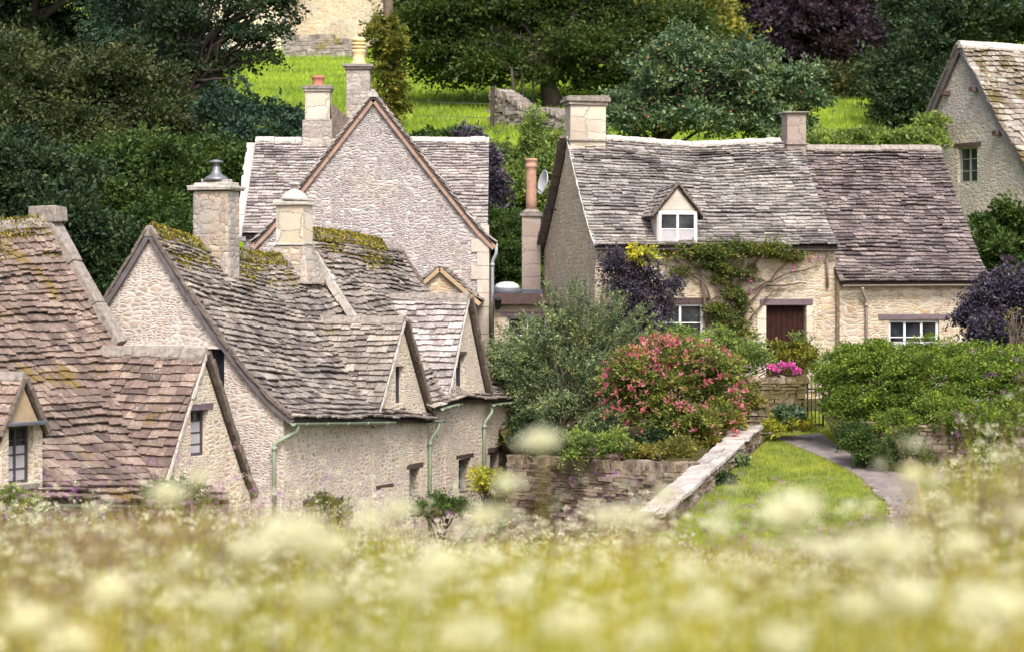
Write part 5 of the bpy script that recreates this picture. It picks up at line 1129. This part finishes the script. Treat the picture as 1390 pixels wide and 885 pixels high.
# pink hydrangeas on the short wall
for i, (px, py, r_, lab) in enumerate(((1050,500,7,'pink flower cluster on the short wall, leftmost of four'), (1063,497,6,'pink flower cluster on the short wall, second from left'), (1074,496,7,'pink flower cluster on the short wall, third from left'), (1083,503,5,'pink flower cluster on the short wall, lowest and rightmost'))):
    p = P(px, py, 50.6); t = thing('flower_cluster', lab, 'flowers', (p.x, p.y, p.z-0.12), 'pink flower clusters on the short wall')
    foliage('petals', M['pink'], t, [(p.x, p.y, p.z, r_*0.0135, r_*0.013, r_*0.010)], 40, 0.03, 10, 0.035, 300+i); mb = MB(); mb.tube([p-Vector((0, 0, 0.16)), p], 0.008, 5); mb.build('stem', M['lf_mid'], t)
# climbing rose on the long cottage
cr = thing('climbing_rose', 'climbing rose trained over the front wall and eave of the long cottage', 'climber', fF.W(3.4, 0.12, -2.2))
rg = random.Random(71); mb = MB(); C_, A_, S_ = [], [], []
def wallp(px, py, off): 
    k = (px-CX)/FP; a = (k*53-1.8+k*off*-0.985-0.174*off)/(0.985-k*0.174); p = fF.W(a, off, 0); return Vector((p.x, p.y, (YH-py)/FP*p.y))
stems = [[(1000,470),(1005,430),(1010,400),(1040,385),(1075,370),(1110,362)], [(1003,470),(1010,420),(1030,395),(1050,375),(1075,350)], [(998,470),(990,420),(985,380),(975,350)], [(1000,470),(1000,400),(1010,350),(1050,345)],
         [(960,440),(955,400),(950,370),(930,350)], [(965,440),(975,400),(970,370),(985,345)], [(1002,470),(1020,430),(1045,400),(1060,390)], [(975,430),(955,385),(925,362),(915,350)], [(1000,460),(985,400),(960,375),(940,372)], [(1010,440),(1000,390),(1030,350),(1080,345)], [(1040,385),(1060,388),(1095,385)], [(960,440),(962,410),(985,395)]]
for st_ in stems:
    pts = []; 
    for i in range(len(st_)-1):
        for k in range(4): 
            f = k/4; pts.append(wallp(st_[i][0]*(1-f)+st_[i+1][0]*f+rg.uniform(-1.5, 1.5), st_[i][1]*(1-f)+st_[i+1][1]*f+rg.uniform(-1.5, 1.5), 0.07+rg.uniform(0, 0.05)))
    pts.append(wallp(*st_[-1], 0.1)); n = len(pts); mb.tube(pts, [0.03*(1-0.75*i/n)+0.004 for i in range(n)], 5)
mb.build('stems', M['palebark'], cr)
rl = [(930,345,35,9,.22), (985,345,40,12,.25), (1030,342,30,11,.25), (1070,350,22,9,.2), (990,370,26,18,.22), (1000,405,18,30,.2), (1000,450,24,28,.22), (965,355,22,14,.22), (920,372,14,14,.15), (975,430,16,25,.15), (955,340,30,7,.3), (1020,375,12,12,.15), (1080,352,12,8,.15), (1005,335,60,5,.3)]
rl_ = []
for px, py, rx, ry, off in rl:
    p = wallp(px, py, off); s_ = p.y/FP; rl_.append((p.x, p.y, p.z, rx*s_, 0.14, ry*s_))
foliage('foliage', M['lf_rose'], cr, rl_, 620, 0.12, 22, 0.06, 72, lump=0.4, shell=0.6)
for px, py in ((1077,365), (1112,350), (1099,353), (916,380), (1021,397), (1019,380)):
    p = wallp(px, py, 0.2); V, F_ = leafmesh(np.array([tuple(p)]*12)+rs(px).normal(0, 0.012, (12, 3)), rs(px).normal(size=(12, 3)), np.full(12, 0.055), rs(px), 0.8); fast_mesh('rose_bloom', V, F_, M['pink'], cr)
# sapling shoots right of the door and against the hedge
tree('young_tree', 'thin pale branched sapling between the hedge and the plum bush', 'sapling', LL((1375,440,14,25,49.6), (1390,450,10,15,49.6)), 'lf_bed', 26, 0.1, 10, 0.05, 330, r0=0.02, bark='palebark')
# bushes against the row
for i, (px, py, rx, ry, Yq, m_, lab) in enumerate(((235,690,38,34,38.2,'lf_mid','dark leafy bush below the eave of the lowest cottage'), (435,690,20,22,43.2,'lf_rose','leafy climber at the foot of the second cottage'), (455,700,30,16,43.6,'lf_rose','low plants at the foot of the second cottage wall'),
        (660,655,22,20,47.6,'lf_yell','yellow-green fern bush by the end cottage'), (600,690,40,18,45,'lf_mid','green weeds below the drainpipe of the end cottage'), (20,690,25,30,35.6,'lf_lime','lime green shrub under the far left dormer'), (70,770,60,30,35,'lf_mid','dark green bush at the far left behind the meadow'), (708,590,16,24,48.6,'lf_ivy','white-flowered shrub just right of the row'))):
    tree('wall_shrub', lab, 'shrub', LL((px, py, rx, ry, Yq)), m_, int(rx*8), 0.12, 22, 0.055, 340+i, r0=0.02, lump=0.5)
mb = MB(); 

# ================================================================ GRASS AND MEADOW
def blades(name, X, Y, Z, h, w, mat, seed, lean=0.35, seg=2, kind='stuff', lab=None, cat='grass'):
    r = rs(seed); n = len(X); d = r.uniform(0, 2*math.pi, n); ld = r.uniform(0, lean, n); C0 = np.stack([X, Y, Z], 1); dirx = np.stack([np.cos(d), np.sin(d), d*0], 1)
    sd = r.uniform(0, 2*math.pi, n); S = np.stack([np.cos(sd), np.sin(sd)*0.4, d*0], 1); Vs = []
    for i in range(seg+1):
        f = i/seg; c = C0+dirx*(ld*f*f*h)[:, None]+np.array([0, 0, 1])*(h*f*(1-0.15*f*ld))[:, None]; ww = (w*(1-0.85*f))[:, None] if i < seg else (w*0.08)[:, None]
        Vs += [c-S*ww/2, c+S*ww/2]
    V = np.stack(Vs, 1).reshape(-1, 3); b = np.arange(n)[:, None]*(2*(seg+1)); F_ = []
    for i in range(seg): F_.append(np.concatenate([b+2*i, b+2*i+1, b+2*i+3, b+2*i+2], 1))
    o = fast_mesh(name, V, np.stack(F_, 1).reshape(-1, 4), mat, None)
    return tag(o, lab, cat, None, kind)
gvec = np.vectorize(ground, otypes=[float])
r = rs(400)
# lawn blades
n = 90000; Y = r.uniform(40.5, 51, n); X = r.uniform(2, 9.2, n); pxs = X/Y*FP+CX
pathL = np.array([interp(y, sorted([(b, a) for a, b in pl_])) for y in np.linspace(40, 51, 200)]); pathR = np.array([interp(y, sorted([(b, a) for a, b in pr_])) for y in np.linspace(40, 51, 200)])
ii = np.clip(((Y-40)/11*199).astype(int), 0, 199); on = (X > pathL[ii]-0.03+r.normal(0, 0.03, n)) & (X < pathR[ii]+0.03+r.normal(0, 0.03, n)) & (Y < 50.4)
wx = np.array([wallX(min(max(y, 41.2), 52)) for y in Y]); keep = ~on & (X > wx+0.3); X, Y = X[keep], Y[keep]
blades('lawn_grass', X, Y, gvec(X, Y), r.uniform(0.03, 0.075, len(X)), np.full(len(X), 0.012), M['grass_lawn'], 401, 0.8, 1, lab='short mown grass of the lawn beside the path')
# rough grass right of the path
n = 22000; Y = r.uniform(40, 46.6, n); X = r.uniform(6.6, 12, n); ii = np.clip(((Y-40)/11*199).astype(int), 0, 199); k = X > pathR[ii]+0.1; X, Y = X[k], Y[k]
kk = r.uniform(0, 1, len(X)) < 0.3; X2, Y2 = X[kk], Y[kk]; X, Y = X[~kk], Y[~kk]
blades('dry_grass', X2, Y2, gvec(X2, Y2), r.uniform(0.1, 0.3, len(X2)), np.full(len(X2), 0.012), M['grass_brown'], 404, 0.9, 2, lab='dry brown tussocks right of the path')
blades('rough_grass', X, Y, gvec(X, Y), r.uniform(0.05, 0.22, len(X)), np.full(len(X), 0.014), M['grass_lawn'], 402, 0.6, 2, lab='rough tussocky grass right of the path')
# field blades
n = 110000; Y = 66+(r.uniform(0, 1, n)**1.2)*48; X = r.uniform(-0.135, 0.17, n)*Y
blades('field_grass', X, Y, gvec(X, Y), r.uniform(0.10, 0.24, n), np.full(n, 0.035), M['grass_field'], 403, 0.7, 1, lab='bright green pasture grass on the hill')
# kerb stones along the left of the path
kw = MB(); rng = random.Random(33)
for i in range(len(pl_)-5, len(pl_)-1):
    a, b = Vector(pl_[i]), Vector(pl_[i+1]); L = (b-a).length; m_ = max(1, int(L/0.3))
    for k in range(m_):
        c = a.lerp(b, (k+0.5)/m_); dd = Vector(((b-a).x, (b-a).y, 0)).normalized(); kw.box(Vector((c.x-0.02+rng.uniform(-.03,.03), c.y, ground(c.x, c.y)-0.01)), dd*(L/m_/2*rng.uniform(0.7,1)), Vector((-dd.y, dd.x, 0))*0.06, Vector((0, 0, 0.05)), 0, 0.025, rng)
tag(kw.build('path_edging', M['drygrey'], bevel=0.01), 'pale stone edging along the curve of the gravel path', 'edging')

# meadow in front of the lens
def mead(n, y0, y1, pw=1.0, seed=1):
    r = rs(seed); Y = y0+(y1-y0)*r.uniform(0, 1, n)**pw; X = r.uniform(-0.235, 0.235, n)*(Y+0.6); return X, Y, gvec(X, Y), r
def patchy(X, Y, s=0.5, k=0):
    a = X*s; b = Y*s*0.7; v = np.sin(a*2.1+k+1.3*np.sin(b*0.9+k))+np.cos(b*2.7+a*0.6+k*2)+0.6*np.sin(a*5.3-b*3.1+k)+0.5*np.cos(b*7.7+a*4.9); return np.clip(0.5+v/5.0, 0, 1)
def hmod(X, Y):
    t = X/Y; far = np.clip((Y-20)/8, 0, 1); lawn = np.clip((t-0.055)/0.02, 0, 1)*np.clip((0.175-t)/0.02, 0, 1)
    m_ = 0.70+0.6*patchy(X, Y, 0.8, 7); m_ = m_*(1-0.62*far*lawn)
    cen = np.clip((t+0.055)/0.02, 0, 1)*np.clip((0.06-t)/0.02, 0, 1); m_ = m_*(1-0.3*cen*far)
    tall = np.clip((patchy(X, Y, 1.3, 13)-0.58)*4, 0, 1)*np.clip((Y-8)/4, 0, 1)*(1-lawn)*(1-0.85*cen)*0.8+1.4*np.clip((t-0.165)/0.02, 0, 1)*np.clip((Y-10)/5, 0, 1)
    return m_+0.45*tall
for nm, n, y0, y1, pw, h0, h1, w_, mt, sd_, kk, inv, lab in (
        ('meadow_grass', 22000, 2.6, 12, 0.8, 0.45, 0.90, 0.007, 'grass_mead', 410, 0, 0, 'tall yellow-green meadow grass close to the lens'),
        ('green_weeds', 14000, 3.5, 22, 0.8, 0.45, 0.85, 0.010, 'lf_mid', 416, 6, 1, 'darker green weeds in the near meadow'),
        ('lime_grass', 12000, 2.6, 13, 0.8, 0.45, 0.92, 0.008, 'grass_lime', 414, 2, 1, 'lime green clumps in the near meadow'),
        ('meadow_grass', 60000, 10, 36.5, 0.8, 0.4, 0.92, 0.010, 'grass_mead', 411, 1, 0, 'yellow-green meadow grass sloping down to the cottages'),
        ('lime_grass', 36000, 12, 37, 0.8, 0.4, 0.95, 0.011, 'grass_lime', 415, 3, 1, 'lime green clumps further down the meadow'),
        ('dry_grass', 12000, 3, 14, 0.8, 0.5, 0.95, 0.006, 'grass_brown', 412, 4, 1, 'brownish seeding stems in the near meadow'),
        ('dry_grass', 26000, 12, 37, 0.8, 0.5, 1.15, 0.009, 'grass_brown', 413, 5, 1, 'brownish seeding stems at the far edge of the meadow')):
    X, Y, Z, r = mead(n, y0, y1, pw, sd_); pt = patchy(X, Y, 0.9 if y0 < 5 else 0.5, kk)
    if inv: q = pt > r.uniform(0.3, 0.75, n); X, Y, Z, pt = X[q], Y[q], Z[q], pt[q]
    h = r.uniform(h0, h1, len(X))*hmod(X, Y)
    blades(nm, X, Y, Z, h, np.full(len(X), w_), M[mt], sd_+50, 0.35, 2, lab=lab)
def umbels(name, X, Y, Z, h, rad, mat, seed, lab, per=22, cat='flowers'):
    r = rs(seed); n = len(X); idx = np.repeat(np.arange(n), per); q = r.normal(size=(len(idx), 3)); q /= np.linalg.norm(q, axis=1, keepdims=True); q *= r.uniform(0.2, 1, (len(idx), 1))**0.5
    C0 = np.stack([X, Y, Z+h], 1)[idx]+q*rad[idx][:, None]*np.array([1, 1, 0.45]); A_ = q*0.6+r.normal(size=q.shape)*0.5; V, F_ = leafmesh(C0, A_, rad[idx]*0.42*r.uniform(0.6, 1.2, len(idx)), r, 0.9)
    return tag(fast_mesh(name, V, F_, mat), lab, cat, None, 'stuff')
X, Y, Z, r = mead(2300, 4.5, 13, 0.8, 420); umbels('meadow_flowers', X, Y, Z, r.uniform(0.5, 0.98, len(X))*hmod(X, Y)*1.05, r.uniform(0.012, 0.036, len(X)), M['cream'], 421, 'mass of small cream flower heads in the near meadow', 18)
X, Y, Z, r = mead(15000, 12, 36.5, 0.8, 422); k = patchy(X, Y, 0.6, 9) > r.uniform(0.35, 0.9, len(X)); X, Y, Z = X[k], Y[k], Z[k]; r = rs(9); umbels('meadow_flowers', X, Y, Z, r.uniform(0.5, 1.02, len(X))*hmod(X, Y)*1.05, r.uniform(0.015, 0.05, len(X)), M['cream'], 423, 'drifts of white and cream flowers further down the meadow', 14)
X, Y, Z, r = mead(7000, 14, 37, 0.7, 424); k = patchy(X, Y, 0.7, 11) > 0.58; X, Y, Z = X[k], Y[k], Z[k]; r = rs(10); umbels('purple_flowers', X, Y, Z, r.uniform(0.65, 1.3, len(X))*hmod(X, Y)*1.05, r.uniform(0.015, 0.04, len(X)), M['purple_pet'], 425, 'scattered small purple flowers at the far edge of the meadow', 12)
# tall seeding stems rising above the grass, thickest towards the right and left edges
X, Y, Z, r = mead(5200, 5, 30, 0.8, 440); e = np.abs(X/Y-0.03)/0.2; k = r.uniform(0, 1, len(X)) < 0.05+0.85*np.clip(e, 0, 1)**2; X, Y, Z = X[k], Y[k], Z[k]; h = rs(4).uniform(0.85, 1.12, len(X))+np.clip((X/Y-0.14)*3.0, 0, 0.25)
blades('tall_stems', X, Y, Z, h, np.full(len(X), 0.008), M['grass_brown'], 441, 0.25, 3, lab='tall brownish stems rising above the meadow')
umbels('seed_heads', X, Y, Z, h-0.05, rs(5).uniform(0.02, 0.05, len(X)), M['grass_brown'], 442, 'brownish purple seed heads above the meadow', 16, 'seed heads')
# the large soft blooms nearest the lens, one by one
BL = [(735,597,5.2,.05),(228,668,4.5,.045),(270,648,5,.03),(395,722,4.2,.075),(345,745,4.6,.05),(440,742,4.4,.055),(1080,690,4.6,.07),(1060,700,4.8,.05),(1160,742,4.2,.05),(1205,738,4.0,.07),(1238,642,5.2,.035),(1112,742,5,.035),(980,712,4.8,.035),(862,700,4.6,.04),
      (820,700,5.2,.035),(605,765,4.0,.06),(660,700,4.6,.045),(780,845,3.6,.055),(935,775,4.4,.04),(1230,810,4.0,.06),(1160,820,4.4,.05),(960,820,4.2,.055),(1350,820,3.6,.07),(1300,700,4.6,.035),(500,705,4.8,.045),(560,800,4.2,.05),(430,805,4.4,.05),
      (150,800,3.8,.045),(100,870,3.6,.05),(300,815,4.2,.05),(700,800,4.4,.045),(1060,870,3.8,.05),(1385,700,4.2,.03),(40,840,3.8,.05),(880,860,4,.045),(640,860,3.8,.055),(250,760,4.6,.035),(1310,740,4.4,.045),(540,690,5,.04),(690,655,5.2,.04),(905,670,5.4,.035)]
CNT = {}; BL.sort(); BEH = lambda x: ('lowest cottage' if x < 330 else 'second cottage' if x < 520 else 'end cottage' if x < 690 else 'retaining wall' if x < 900 else 'lawn' if x < 1190 else 'gravel path' if x < 1260 else 'hedge wall')
for i, (px, py, Yq, rad) in enumerate(BL):
    rad *= 0.82; p = P(px, py, Yq); g = ground(p.x, Yq)-0.02
    szw = 'large' if rad > 0.052 else 'small' if rad < 0.04 else 'medium'
    ORD = ['leftmost', 'second from the left', 'third from the left', 'fourth from the left', 'fifth from the left', 'sixth from the left', 'seventh from the left', 'eighth from the left']
    kq = (szw, BEH(px)); CNT[kq] = CNT.get(kq, -1)+1
    t = thing('meadow_flower', '%s of the soft %s cream flower heads below the %s' % (ORD[CNT[kq]], szw, BEH(px)), 'flower', (p.x, Yq, g), 'cream flower heads close to the lens')
    rr = rs(500+i); per = 330; q = rr.normal(size=(per, 3)); q /= np.linalg.norm(q, axis=1, keepdims=True); q *= rr.uniform(0.1, 1, (per, 1))**0.5; q[:, 2] *= 0.55; q *= (1+0.6*snoise(q*1.6, i))[:, None]
    V, F_ = leafmesh(np.array(tuple(p))+q*rad*0.8, q+rr.normal(size=q.shape)*0.5, rad*0.26*rr.uniform(0.6, 1.2, per), rr, 0.9); fast_mesh('flower_head', V, F_, M['cream'], t)
    mb = MB(); mb.tube([Vector((p.x+0.03, Yq+0.02, g)), Vector((p.x+0.02, Yq, (g+p.z)/2)), p-Vector((0, 0, rad*0.2))], 0.0013, 5); mb.build('stem', M['grass_mead'], t)
